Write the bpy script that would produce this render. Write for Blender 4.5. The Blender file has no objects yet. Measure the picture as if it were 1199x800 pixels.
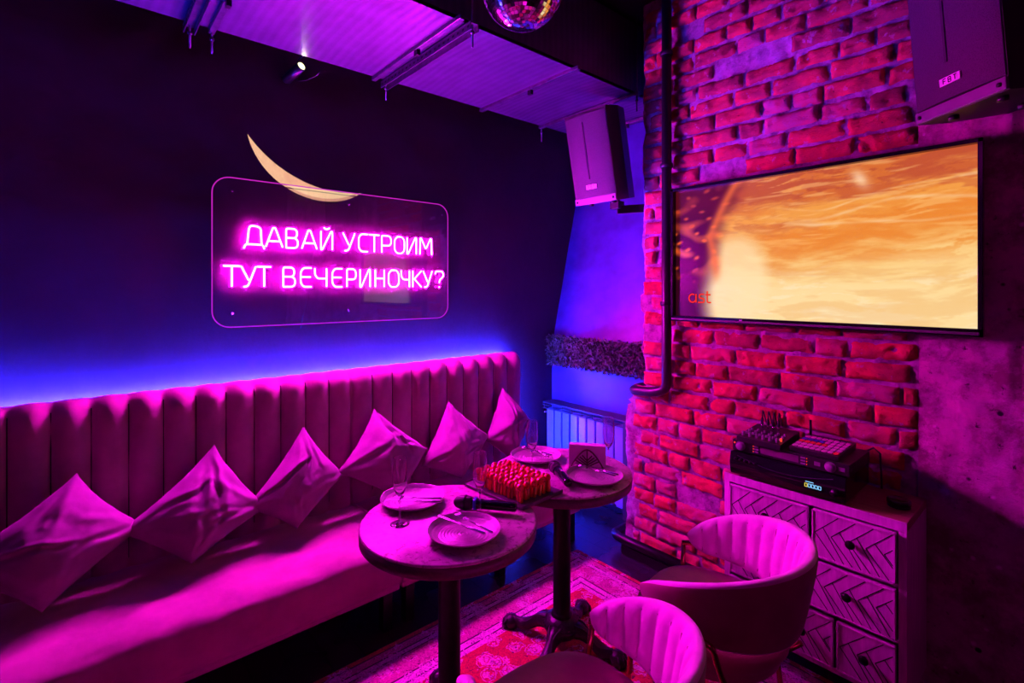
import bpy, bmesh, math, random
from mathutils import Vector, Matrix, noise
PI = math.pi
random.seed(7)
S = bpy.context.scene
COL = S.collection

# ------------------------------------------------------------------ camera, world, lights, exposure
cam = bpy.data.cameras.new('camera'); camo = bpy.data.objects.new('camera', cam); COL.objects.link(camo)
cam.sensor_width = 36; cam.lens = 36 * 588 / 1199; cam.shift_y = -62 / 1199; cam.clip_start = .02
camo.location = (0, 0, 1.65); camo.rotation_euler = (PI / 2, 0, math.radians(49.1)); S.camera = camo
W = bpy.data.worlds.new('world'); S.world = W; W.use_nodes = True
W.node_tree.nodes['Background'].inputs[0].default_value = (.10, 0.0, .12, 1)
W.node_tree.nodes['Background'].inputs[1].default_value = .0
S.view_settings.view_transform = 'Standard'; S.view_settings.look = 'None'
S.view_settings.exposure = 0.0; S.view_settings.gamma = 1.0; S.view_settings.use_curve_mapping = False
S.cycles.use_denoising = True
S.cycles.max_bounces = 12; S.cycles.transparent_max_bounces = 12; S.cycles.sample_clamp_indirect = 6
S.cycles.caustics_reflective = False; S.cycles.caustics_refractive = True

NEON = (1.0, .004, .84); NEON_S = 530.0        # glass letters of the wall sign
LED = (.020, .026, 1.0); LED_S = 1500.0         # strip behind the sofa
SCREEN_S = 1.0

def lamp(name, kind, loc, target, energy, color, size=.1, spot=60, blend=.3):
    l = bpy.data.lights.new(name, kind); l.energy = energy; l.color = color
    if kind == 'AREA': l.size = size
    else: l.shadow_soft_size = size
    if kind == 'SPOT': l.spot_size = math.radians(spot); l.spot_blend = blend
    o = bpy.data.objects.new(name, l); COL.objects.link(o); o.location = loc
    o.rotation_euler = (Vector(target) - Vector(loc)).to_track_quat('-Z', 'Y').to_euler()
    return o
# added magenta fill lights behind the camera, no fixtures of their own, and the white track head over the sofa
lamp('magenta_fill_light', 'AREA', (1.6, -1.2, 2.9), (.0, 2.6, 1.5), 6, (1, .0, .55), .5)
lamp('magenta_fill_light', 'AREA', (-.6, -2.2, 3.0), (-2.0, 1.8, .6), .8, (1, .0, .85), .4)
lamp('track_head_light', 'SPOT', (-2.82, .935, 2.880), (-2.45, .99, 2.975), .55, (1, .86, .62), .01, 62, .25)
lamp('blue_fill_light', 'SPOT', (-1.0, -1.7, 1.2), (-2.5, .15, 2.9), 8, (.03, .02, 1), .05, 50, .9)  # added blue fill aimed at the duct, no fixture for it

MOON = dict(k=.090, R=1.0, R2=1.52, dx=.235, dy=.705)
# crescent effect: an added spotlight behind the camera, without fixture, throws a warm crescent on the left wall
def crescent_light():
    src = Vector((.9, -.35, 3.0)); ctr = Vector((-2.99, 1.075, 2.555))
    o = lamp('added_crescent_light', 'SPOT', src, ctr, 8800, (.98, 1, .42), .0, 16, .0)
    l = o.data; l.use_nodes = True; nt = l.node_tree
    em = next(n for n in nt.nodes if n.type == 'EMISSION')
    tc = nt.nodes.new('ShaderNodeTexCoord'); sep = nt.nodes.new('ShaderNodeSeparateXYZ')
    nt.links.new(tc.outputs['Normal'], sep.inputs[0])
    def m(op, a, b=None):
        n = nt.nodes.new('ShaderNodeMath'); n.operation = op
        for i, v in enumerate((a, b)):
            if v is None: continue
            if isinstance(v, (int, float)): n.inputs[i].default_value = v
            else: nt.links.new(v, n.inputs[i])
        return n.outputs[0]
    x = m('DIVIDE', sep.outputs[0], m('ABSOLUTE', sep.outputs[2])); y = m('DIVIDE', sep.outputs[1], m('ABSOLUTE', sep.outputs[2]))
    def r(cx, cy, sx=1.0):
        return m('SQRT', m('ADD', m('POWER', m('MULTIPLY', m('SUBTRACT', x, cx), sx), 2), m('POWER', m('SUBTRACT', y, cy), 2)))
    k = MOON['k']
    a = m('LESS_THAN', r(0, 0), MOON['R'] * k); b = m('GREATER_THAN', r(MOON['dx'] * k, MOON['dy'] * k), MOON['R2'] * k)
    nt.links.new(m('MULTIPLY', a, b), em.inputs['Strength'])
crescent_light()

# ------------------------------------------------------------------ node materials
class NT:
    def __init__(s, name):
        s.m = bpy.data.materials.new(name); s.m.use_nodes = True; s.t = s.m.node_tree
        s.b = s.t.nodes['Principled BSDF']; s.out = s.t.nodes['Material Output']; s._tc = None
    def n(s, typ, **kw):
        x = s.t.nodes.new(typ)
        for k, v in kw.items(): setattr(x, k, v)
        return x
    def put(s, sock, v):
        if v is None: return
        if hasattr(v, 'is_output') or isinstance(v, bpy.types.NodeSocket): s.t.links.new(v, sock)
        elif isinstance(v, (tuple, list)) and sock.type == 'RGBA': sock.default_value = tuple(v)[:3] + (1,)
        else: sock.default_value = v
    def tc(s, w='Object'):
        if s._tc is None: s._tc = s.n('ShaderNodeTexCoord')
        return s._tc.outputs[w]
    def mp(s, v, scale=(1, 1, 1), rot=(0, 0, 0)):
        x = s.n('ShaderNodeMapping'); s.put(x.inputs[0], v); x.inputs['Scale'].default_value = scale; x.inputs['Rotation'].default_value = rot
        return x.outputs[0]
    def noise(s, sc, det=3, rough=.5, v=None, dist=0):
        x = s.n('ShaderNodeTexNoise'); s.put(x.inputs['Vector'], v or s.tc()); x.inputs['Scale'].default_value = sc
        x.inputs['Detail'].default_value = det; x.inputs['Roughness'].default_value = rough; x.inputs['Distortion'].default_value = dist
        return x.outputs[0]
    def voro(s, sc, v=None, feat='F1', out='Distance'):
        x = s.n('ShaderNodeTexVoronoi', feature=feat); s.put(x.inputs['Vector'], v or s.tc()); x.inputs['Scale'].default_value = sc
        return x.outputs[out]
    def math(s, op, a, b=None, c=None):
        x = s.n('ShaderNodeMath', operation=op)
        for i, q in enumerate((a, b, c)): s.put(x.inputs[i], q) if q is not None else None
        return x.outputs[0]
    def ramp(s, f, stops, mode='LINEAR'):
        x = s.n('ShaderNodeValToRGB'); s.put(x.inputs[0], f); cr = x.color_ramp; cr.interpolation = mode
        while len(cr.elements) < len(stops): cr.elements.new(.5)
        for e, (p, c) in zip(cr.elements, stops):
            e.position = p; e.color = (tuple(c) if isinstance(c, (tuple, list)) else (c, c, c))[:3] + (1,)
        return x.outputs[0]
    def mix(s, f, a, b, mode='MIX'):
        x = s.n('ShaderNodeMix', data_type='RGBA', blend_type=mode); s.put(x.inputs[0], f); s.put(x.inputs[6], a); s.put(x.inputs[7], b)
        return x.outputs[2]
    def bump(s, h, strength=.3, dist=.01):
        x = s.n('ShaderNodeBump'); s.put(x.inputs['Height'], h); x.inputs['Strength'].default_value = strength; x.inputs['Distance'].default_value = dist
        s.t.links.new(x.outputs[0], s.b.inputs['Normal'])
    def set(s, **kw):
        for k, v in kw.items(): s.put(s.b.inputs[k.replace('_', ' ')], v)
        return s
M = {}
def simple(name, c, rough=.5, metal=0, ns=30, nv=.25, bump=0, bs=60, **kw):
    t = NT(name); f = t.noise(ns, 4)
    dark = tuple(v * (1 - nv) for v in c); lite = tuple(min(1, v * (1 + nv)) for v in c)
    t.set(Base_Color=t.ramp(f, [(.3, dark), (.7, lite)]), Roughness=rough, Metallic=metal, **kw)
    if bump: t.bump(t.noise(bs, 4), bump, .004)
    M[name] = t.m; return t
def emis(name, c, s):
    t = NT(name); t.set(Base_Color=(0, 0, 0), Emission_Color=c, Emission_Strength=s); t.t.nodes['Principled BSDF'].inputs['Specular IOR Level'].default_value = 0
    M[name] = t.m

# left wall: nearly black satin paint with trowel marks
t = NT('dark_paint'); a = t.noise(3, 6, .6); b = t.noise(26, 5, .6)
t.set(Base_Color=t.ramp(a, [(.3, (.044, .014, .026)), (.7, (.064, .020, .037))]), Roughness=t.ramp(b, [(.3, .42), (.7, .62)]), Specular_IOR_Level=.30)
t.bump(t.math('ADD', t.noise(7, 4), t.math('MULTIPLY', t.noise(55, 4), .3)), .25, .012); M['dark_paint'] = t.m
simple('light_plaster', (.055, .045, .24), .42, ns=5, nv=.3, bump=.2, bs=18)
simple('ceiling_black', (.008, .007, .009), .8)
# floor: black varnished boards
t = NT('black_boards'); br = t.n('ShaderNodeTexBrick'); t.put(br.inputs['Vector'], t.mp(t.tc(), rot=(0, 0, 0)))
br.inputs['Scale'].default_value = 1; br.inputs['Brick Width'].default_value = 1.4; br.inputs['Row Height'].default_value = .14; br.inputs['Mortar Size'].default_value = .004
br.inputs['Color1'].default_value = (.03, .026, .03, 1); br.inputs['Color2'].default_value = (.018, .016, .02, 1); br.inputs['Mortar'].default_value = (.002, .002, .002, 1)
t.set(Base_Color=br.outputs[0], Roughness=t.ramp(t.noise(3, 2), [(.3, .24), (.7, .32)])); t.bump(br.outputs[1], -.3, .004); M['black_boards'] = t.m
# brick, mortar, concrete
for nm, c1, c2 in (('brick_red', (.62, .045, .05), (.34, .03, .05)), ('brick_dark', (.42, .03, .06), (.22, .02, .04)), ('brick_smeared', (.40, .10, .17), (.52, .05, .08))):
    t = NT(nm); f = t.noise(9, 6, .65); g = t.noise(60, 5, .7); h = t.noise(22, 4, .6)
    c = t.mix(t.ramp(f, [(.38, 0), (.62, 1)]), c1, c2); c = t.mix(t.ramp(h, [(.60, 0), (.68, .7)]), c, (.42, .26, .34)); c = t.mix(t.ramp(g, [(.28, 1), (.38, 0)]), c, (.06, .01, .015))
    t.set(Base_Color=c, Roughness=.82); t.bump(t.math('ADD', g, t.noise(160, 3)), .6, .006); M[nm] = t.m
t = NT('mortar'); f = t.noise(14, 6, .7); c = t.ramp(f, [(.3, (.10, .05, .08)), (.5, (.36, .24, .32)), (.75, (.55, .40, .50))])
t.set(Base_Color=c, Roughness=.9); t.bump(t.math('ADD', f, t.noise(90, 5, .7)), .7, .01); M['mortar'] = t.m
t = NT('rough_concrete'); f = t.noise(2.2, 8, .7, dist=.4); g = t.noise(30, 6, .7); v = t.voro(11)
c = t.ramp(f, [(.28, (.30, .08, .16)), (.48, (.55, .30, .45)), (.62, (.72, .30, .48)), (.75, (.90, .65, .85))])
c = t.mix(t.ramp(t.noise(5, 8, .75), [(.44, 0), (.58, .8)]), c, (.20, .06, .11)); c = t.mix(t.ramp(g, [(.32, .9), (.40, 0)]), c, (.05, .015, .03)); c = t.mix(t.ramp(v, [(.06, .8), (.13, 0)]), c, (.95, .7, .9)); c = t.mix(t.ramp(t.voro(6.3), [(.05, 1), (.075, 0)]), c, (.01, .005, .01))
t.set(Base_Color=c, Roughness=.85); t.bump(t.math('ADD', t.noise(12, 8, .75), t.math('MULTIPLY', g, .5)), .8, .015); M['rough_concrete'] = t.m
# fabrics
def velvet(name, c, bs=9, wr=.25):
    t = NT(name); f = t.noise(6, 5, .6); g = t.noise(400, 2)
    c0 = tuple(v * .78 for v in c); c1 = tuple(min(1, v * 1.12) for v in c)
    t.set(Base_Color=t.ramp(f, [(.3, c0), (.7, c1)]), Roughness=.8, Sheen_Weight=.35, Sheen_Roughness=.4, Specular_IOR_Level=.2)
    t.bump(t.math('ADD', t.math('MULTIPLY', g, .15), t.noise(bs, 6, .62, dist=.6)), wr, .02); M[name] = t.m
velvet('sofa_velvet', (.54, .30, .38), 7, .20)
velvet('cushion_velvet', (.33, .19, .29), 8, .12)
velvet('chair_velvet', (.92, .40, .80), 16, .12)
velvet('chair_shaded_velvet', (.40, .16, .20), 10, .12)  # darker copy of the chair velvet, shade of the outer faces in its colour
velvet('chair_seat_velvet', (.55, .27, .25), 10, .12)
simple('brass', (.55, .30, .12), .25, 1, nv=.1)
simple('black_metal', (.012, .011, .014), .35, .6, nv=.3)
simple('cast_iron', (.03, .026, .032), .38, .7, nv=.4, bump=.5, bs=70)
simple('black_plastic', (.014, .013, .016), .4, 0, nv=.2, bump=.1, bs=300)
simple('gloss_black', (.008, .007, .01), .12, 0, nv=.1)
simple('grey_plastic', (.30, .28, .32), .5, 0, nv=.1)
simple('chrome', (.82, .80, .84), .12, 1, nv=.05)
simple('steel', (.62, .60, .64), .22, 1, nv=.08)
simple('white_paint', (.62, .60, .64), .5, 0, ns=12, nv=.12)
simple('radiator_enamel', (.20, .24, .46), .3, 0, ns=4, nv=.05)  # white radiator; blue of the LED light put into its base colour
simple('shelf_black', (.03, .025, .035), .5)
simple('white_card', (.85, .80, .85), .7, nv=.04)
simple('dark_wood', (.10, .035, .03), .5, ns=20, nv=.5)
simple('blue_rubber', (.05, .12, .7), .5)
simple('tomato', (.75, .03, .03), .25, nv=.2)
simple('carrot', (.85, .20, .03), .45, nv=.2)
simple('cucumber', (.60, .50, .05), .4, nv=.3)
simple('berry', (.70, .05, .10), .35, nv=.3)
simple('slate', (.05, .04, .05), .45, ns=25, nv=.5, bump=.4)
simple('moss', (.10, .15, .08), .9, ns=40, nv=.6)
simple('speaker_strip', (.12, .09, .13), .45, nv=.1)
simple('badge_silver', (.75, .65, .75), .4, .3, nv=.05)
simple('pad_pink', (.75, .40, .60), .5, nv=.05); simple('pad_orange', (.85, .12, .04), .5, nv=.05); simple('pad_blue', (.06, .07, .5), .5, nv=.05)
simple('receiver_window', (.22, .10, .2), .15, nv=.05)
simple('copper_rim', (.35, .12, .07), .35, .5)
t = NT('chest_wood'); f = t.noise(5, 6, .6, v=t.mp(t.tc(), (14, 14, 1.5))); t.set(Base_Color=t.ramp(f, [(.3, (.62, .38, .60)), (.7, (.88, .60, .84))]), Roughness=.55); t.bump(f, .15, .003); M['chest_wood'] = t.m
t = NT('chest_top_wood'); f = t.noise(4, 6, .6, v=t.mp(t.tc(), (1.2, 14, 14))); t.set(Base_Color=t.ramp(f, [(.3, (.28, .10, .09)), (.7, (.46, .20, .16))]), Roughness=.4); t.bump(f, .15, .003); M['chest_top_wood'] = t.m
simple('groove_black', (.012, .006, .012), .7)
# table stone: brownish scratched marble
t = NT('table_stone'); f = t.noise(9, 8, .7, dist=1.2); g = t.noise(38, 6, .75, dist=.6)
c = t.ramp(f, [(.28, (.30, .12, .20)), (.5, (.52, .26, .42)), (.72, (.70, .42, .60))]); c = t.mix(t.ramp(g, [(.52, 0), (.64, .8)]), c, (.08, .03, .035))
t.set(Base_Color=c, Roughness=t.ramp(g, [(.35, .30), (.65, .46)])); M['table_stone'] = t.m
t = NT('table_edge_stone'); f = t.noise(20, 8, .7, dist=1.2); t.set(Base_Color=t.ramp(f, [(.3, (.05, .02, .025)), (.7, (.13, .055, .06))]), Roughness=.4); M['table_edge_stone'] = t.m
simple('plate_ceramic', (.46, .36, .42), .32, ns=60, nv=.15)
# duct: wrapped sheet metal with fine cross ribs
t = NT('duct_sheet'); w = t.n('ShaderNodeTexWave', wave_type='BANDS', bands_direction='Y'); t.put(w.inputs['Vector'], t.tc()); w.inputs['Scale'].default_value = 7; w.inputs['Distortion'].default_value = 1.5; w.inputs['Detail'].default_value = 3
f = t.noise(8, 5); t.set(Base_Color=t.mix(.5, t.ramp(w.outputs[1], [(.2, (.05, .022, .06)), (.8, (.085, .035, .10))]), t.ramp(f, [(.3, (.045, .02, .06)), (.7, (.10, .045, .13))])), Roughness=.42, Metallic=.45); t.bump(t.math('ADD', w.outputs[1], t.math('MULTIPLY', t.noise(40, 5), .6)), .09, .01); M['duct_sheet'] = t.m
simple('galvanised', (.11, .07, .13), .35, .8, ns=25, nv=.3)
# perforated speaker grille
t = NT('speaker_grille'); v = t.voro(330, feat='F1', v=t.tc()); t.set(Base_Color=t.ramp(v, [(.25, (.004, .003, .004)), (.5, (.028, .018, .03))]), Roughness=.6, Metallic=0); t.bump(v, .3, .003); M['speaker_grille'] = t.m
# mirror ball
t = NT('mirror_facets'); t.set(Base_Color=(.85, .85, .85), Metallic=1, Roughness=.06); M['mirror_facets'] = t.m
# glass
t = NT('clear_glass'); t.set(Base_Color=(1, .98, 1), Roughness=.0, IOR=1.45, Transmission_Weight=1.0); tr = t.n('ShaderNodeBsdfTransparent'); m2 = t.n('ShaderNodeMixShader')
t.put(m2.inputs[0], .97); t.put(m2.inputs[1], tr.outputs[0]); t.put(m2.inputs[2], t.b.outputs[0]); t.put(t.out.inputs[0], m2.outputs[0]); M['clear_glass'] = t.m
# thin clear acrylic: see-through with a mirror-like sheen and a little haze
t = NT('clear_acrylic'); tr = t.n('ShaderNodeBsdfTransparent'); gl = t.n('ShaderNodeBsdfGlossy'); gl.inputs['Roughness'].default_value = .02; di = t.n('ShaderNodeBsdfDiffuse'); di.inputs[0].default_value = (.7, .6, .7, 1)
fr = t.n('ShaderNodeFresnel'); fr.inputs[0].default_value = 1.49; m1 = t.n('ShaderNodeMixShader'); m2 = t.n('ShaderNodeMixShader')
t.put(m1.inputs[0], .022); t.put(m1.inputs[1], tr.outputs[0]); t.put(m1.inputs[2], di.outputs[0]); t.put(m2.inputs[0], fr.outputs[0]); t.put(m2.inputs[1], m1.outputs[0]); t.put(m2.inputs[2], gl.outputs[0]); t.put(t.out.inputs[0], m2.outputs[0]); M['clear_acrylic'] = t.m
emis('neon_pink', NEON, NEON_S); emis('acrylic_edge_glow', (1, .03, .9), .55); emis('led_blue', LED, LED_S)
emis('lamp_lens', (1, .93, .50), 2.2); emis('digit_cyan', (.25, .6, 1), 1.2); emis('digit_yellow', (.9, .7, .1), 1.0); emis('tiny_red', (1, .05, .03), 1.5); emis('screen_logo_red', (1, .03, .02), .9)

# rug
t = NT('persian_rug'); HX, HY = .80, 1.20
sx = t.n('ShaderNodeSeparateXYZ'); t.put(sx.inputs[0], t.tc()); X, Y = sx.outputs[0], sx.outputs[1]
d = t.math('MINIMUM', t.math('SUBTRACT', HX, t.math('ABSOLUTE', X)), t.math('SUBTRACT', HY, t.math('ABSOLUTE', Y)))
cream, red, dark, rose = (.85, .55, .75), (.62, .03, .06), (.07, .02, .055), (.62, .18, .34)
band = t.ramp(t.math('DIVIDE', d, .5), [(0, red), (.045, dark), (.06, rose), (.13, dark), (.145, cream), (.19, dark), (.20, rose), (.42, dark), (.435, cream), (.50, dark), (.515, cream), (.57, red)], 'CONSTANT')
absv = t.n('ShaderNodeVectorMath', operation='ABSOLUTE'); t.put(absv.inputs[0], t.tc()); av = absv.outputs[0]
wv = t.n('ShaderNodeVectorMath', operation='MULTIPLY_ADD'); nn = t.n('ShaderNodeTexNoise'); t.put(nn.inputs['Vector'], av); nn.inputs['Scale'].default_value = 34; nn.inputs['Detail'].default_value = 2; t.put(wv.inputs[0], nn.outputs[1]); wv.inputs[1].default_value = (.05, .05, .05); t.put(wv.inputs[2], av); wvo = wv.outputs[0]
v1 = t.voro(11, v=wvo); v2 = t.voro(23, v=wvo); fl = t.ramp(v1, [(0, 1), (.13, 0), (.17, 1), (.33, 0), (.40, .9), (.47, 0)], 'CONSTANT'); n1 = t.noise(30, 3, .6, v=av, dist=1.5); fl2 = t.ramp(n1, [(.56, 0), (.585, 1), (.62, 0)], 'CONSTANT')
field = t.ramp(t.math('DIVIDE', d, .5), [(.57, 1)], 'CONSTANT')
c = t.mix(t.math('MULTIPLY', fl, .85), band, cream); c = t.mix(t.math('MULTIPLY', fl2, .8), c, dark); c = t.mix(t.ramp(v2, [(0, .9), (.12, 0)], 'CONSTANT'), c, dark)
c = t.mix(t.ramp(t.noise(120, 3), [(.3, .45), (.6, 0)]), c, (.06, .01, .03))
t.set(Base_Color=c, Roughness=.95, Sheen_Weight=.2, Specular_IOR_Level=.1); t.bump(t.noise(300, 3), .5, .004); M['persian_rug'] = t.m

# ------------------------------------------------------------------ mesh helpers
class MB:
    def __init__(s): s.v = []; s.f = []; s.mi = []; s.sm = []; s.M = Matrix.Identity(4)
    def add(s, vs, fs, mi=0, smooth=False):
        o = len(s.v); s.v += [s.M @ Vector(p) for p in vs]; s.f += [tuple(i + o for i in f) for f in fs]; s.mi += [mi] * len(fs); s.sm += [smooth] * len(fs); return s
    def box(s, c, d, mi=0, bev=0, rot=None, seg=2, smooth=False):
        bm = bmesh.new(); bmesh.ops.create_cube(bm, size=1)
        for v in bm.verts: v.co = Vector((v.co.x * d[0], v.co.y * d[1], v.co.z * d[2]))
        if bev: bmesh.ops.bevel(bm, geom=bm.edges[:], offset=bev, segments=seg, affect='EDGES', profile=.5)
        R = rot if rot is not None else Matrix.Identity(3); bm.verts.index_update()
        s.add([R @ v.co + Vector(c) for v in bm.verts], [[v.index for v in f.verts] for f in bm.faces], mi, smooth); bm.free(); return s
    def surf(s, fn, nu, nv, cu=False, cv=False, mi=0, smooth=True):
        U = nu if cu else nu + 1; V = nv if cv else nv + 1
        vs = [fn(i / nu, j / nv) for i in range(U) for j in range(V)]
        fs = [(i * V + j, ((i + 1) % U) * V + j, ((i + 1) % U) * V + (j + 1) % V, i * V + (j + 1) % V) for i in range(nu) for j in range(nv)]
        return s.add(vs, fs, mi, smooth)
    def lathe(s, prof, seg=32, c=(0, 0, 0), mi=0, smooth=True):
        c = Vector(c); n = len(prof)
        vs = [Vector((r * math.cos(a * 2 * PI / seg), r * math.sin(a * 2 * PI / seg), z)) + c for a in range(seg) for r, z in prof]
        fs = [(a * n + j, ((a + 1) % seg) * n + j, ((a + 1) % seg) * n + j + 1, a * n + j + 1) for a in range(seg) for j in range(n - 1)]
        if prof[0][0] > 1e-6: fs.append(tuple(a * n for a in range(seg))[::-1])
        if prof[-1][0] > 1e-6: fs.append(tuple(a * n + n - 1 for a in range(seg)))
        return s.add(vs, fs, mi, smooth)
    def tube(s, pts, r, seg=8, closed=False, mi=0, caps=True, smooth=True):
        pts = [Vector(p) for p in pts]; n = len(pts); rs = r if isinstance(r, (list, tuple)) else [r] * n
        vs = []; up = None
        for i, p in enumerate(pts):
            a = pts[(i - 1) % n] if (closed or i > 0) else p; b = pts[(i + 1) % n] if (closed or i < n - 1) else p
            tg = (b - a).normalized()
            if up is None:
                up = Vector((0, 0, 1)) if abs(tg.z) < .9 else Vector((1, 0, 0))
            up = (up - tg * up.dot(tg)).normalized(); sd = tg.cross(up)
            vs += [p + (up * math.cos(k * 2 * PI / seg) + sd * math.sin(k * 2 * PI / seg)) * rs[i] for k in range(seg)]
        m = n if closed else n - 1
        fs = [(i * seg + k, i * seg + (k + 1) % seg, ((i + 1) % n) * seg + (k + 1) % seg, ((i + 1) % n) * seg + k) for i in range(m) for k in range(seg)]
        if caps and not closed: fs += [tuple(range(seg))[::-1], tuple((n - 1) * seg + k for k in range(seg))]
        return s.add(vs, fs, mi, smooth)
    def prism(s, poly, z0, z1, mi=0, fn=None):
        n = len(poly); vs = [(x, y, z0) for x, y in poly] + [(x, y, z1) for x, y in poly]
        if fn: vs = [fn(v) for v in vs]
        return s.add(vs, [tuple(range(n))[::-1], tuple(range(n, 2 * n))] + [(i, (i + 1) % n, n + (i + 1) % n, n + i) for i in range(n)], mi)
    def build(s, name, mats, parent=None, loc=None, rot=None):
        me = bpy.data.meshes.new(name); me.from_pydata([tuple(v) for v in s.v], [], s.f)
        recalc = 'glass' in (mats if isinstance(mats, str) else mats[0])
        for m in (mats if isinstance(mats, (list, tuple)) else [mats]): me.materials.append(M[m])
        me.polygons.foreach_set('material_index', s.mi); me.polygons.foreach_set('use_smooth', s.sm); me.update()
        if recalc:
            bm = bmesh.new(); bm.from_mesh(me); bmesh.ops.remove_doubles(bm, verts=bm.verts, dist=1e-6); bmesh.ops.recalc_face_normals(bm, faces=bm.faces); bm.to_mesh(me); bm.free()
        o = bpy.data.objects.new(name, me); COL.objects.link(o)
        if parent is not None: o.parent = parent
        if loc is not None: o.location = loc
        if rot is not None: o.rotation_euler = rot
        return o
def fillet(pts, r, n=5):
    pts = [Vector(p) for p in pts]; out = [pts[0]]
    for i in range(1, len(pts) - 1):
        a, b, c = pts[i - 1], pts[i], pts[i + 1]; u = (a - b); w = (c - b); q = min(r, u.length * .45, w.length * .45)
        p0 = b + u.normalized() * q; p1 = b + w.normalized() * q
        for k in range(n + 1):
            tt = k / n; out.append(p0 * (1 - tt) ** 2 + b * 2 * tt * (1 - tt) + p1 * tt ** 2)
    return out + [pts[-1]]
def tag(o, label, cat, group=None):
    o['label'] = label; o['category'] = cat
    if group: o['group'] = group
    return o
def thing(name, label, cat, loc=(0, 0, 0), rz=0, group=None, rot=None):
    o = bpy.data.objects.new(name, None); COL.objects.link(o); o.location = loc; o.rotation_euler = rot or (0, 0, rz); o.empty_display_size = .05
    return tag(o, label, cat, group)
def struct(o): o['kind'] = 'structure'; return o
def kids(o): return [c for c in KIDX.get(o.name, [])]
KIDX = {}
def dup(root, loc=None, rz=None, label=None, rot=None):
    def cp(o, par):
        c = o.copy(); COL.objects.link(c)
        if par is not None: c.parent = par
        for ch in [x for x in ALLO() if x.parent == o]: cp(ch, c)
        return c
    r = cp(root, None)
    if loc is not None: r.location = loc
    if rz is not None: r.rotation_euler = (0, 0, rz)
    if rot is not None: r.rotation_euler = rot
    if label: r['label'] = label
    return r
def ALLO(): return list(COL.objects)
def nz(x, y, z=0, s=1.0): return noise.noise(Vector((x * s, y * s, z * s)))
def fbm(x, y, z=0, s=1.0, o=4): return noise.fractal(Vector((x * s, y * s, z * s)), .6, 2.1, o)

# ------------------------------------------------------------------ the room
XL, YB, YF = -3.0, 3.05, 2.64      # left wall, niche wall, brick face
struct(MB().box((.0, .6, -.05), (6.2, 6.6, .1)).build('floor', 'black_boards'))
struct(MB().box((.0, .6, 3.45), (6.2, 6.6, .1)).build('ceiling', 'ceiling_black'))
def wl(u, v):
    y = -2.6 + 6.5 * u; z = 3.4 * v; return (XL + .006 * fbm(y, z, 0, 1.3), y, z)
m = MB().surf(wl, 120, 60); m.box((XL - .06, .65, 1.7), (.1, 6.5, 3.4)); struct(m.build('wall_left', 'dark_paint'))
# niche wall: upright up to the fringe, leaning back above it
m = MB()
prof = [(3.05, 0), (3.05, 1.22), (3.07, 1.26), (3.34, 2.37), (3.60, 3.42)]
m.add([(x, y, z) for x in (-3.05, -1.2) for y, z in prof] + [(x, 3.75, z) for x in (-3.05, -1.2) for z in (0, 3.42)],
      [(i, i + 1, 6 + i, 5 + i) for i in range(4)] + [(10, 11, 13, 12)]); m.f = [f if len(f) == 4 else f for f in m.f]
struct(m.build('wall_back', 'light_plaster'))
m = MB().box((2.95, .6, 1.7), (.1, 6.6, 3.4)); struct(m.build('wall_right', 'dark_paint'))
m = MB().box((0, -2.65, 1.7), (6.2, .1, 3.4)); struct(m.build('wall_front', 'dark_paint'))
struct(MB().box((-2.42, 3.03, .05), (1.1, .03, .1), bev=.004).build('baseboard_back', 'shelf_black'))

# brick pier: mortar bed plus every brick as its own rough block, one surface
def edge_x(z):      # ragged left edge of the pier
    b = -1.815 + .018 * nz(0, z, 3, 9)
    if z < 1.06:
        b = -1.815 - .13 * min(1, (1.06 - z) / .05) + .02 * nz(1, z, 5, 7)
        if z > .92: b += .05 * abs(math.sin(z * 40))
    if 1.5 < z < 1.62: b -= .02
    return b
XR = -.47
m = MB()
def bed(u, v):
    z = 3.4 * v; x0 = edge_x(z); x = x0 + (XR + .02 - x0) * u
    return (x, YF + .012 + .010 * fbm(x, z, 2, 9) + .006 * fbm(x, z, 7, 30), z)
m.surf(bed, 110, 220, mi=3)
m.surf(lambda u, v: (edge_x(3.4 * v) + .012 * fbm(u, v, 0, 20) * (u > 0), YF + .012 + (.43 * u) + (.010 * fbm(edge_x(3.4 * v), 3.4 * v, 2, 9) + .006 * fbm(edge_x(3.4 * v), 3.4 * v, 7, 30)) * (u == 0), 3.4 * v), 10, 220, mi=3)
m.box((-1.12, 3.0, 1.7), (1.30, .68, 3.4), mi=3)
rows = 36; ph = .0915
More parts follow.
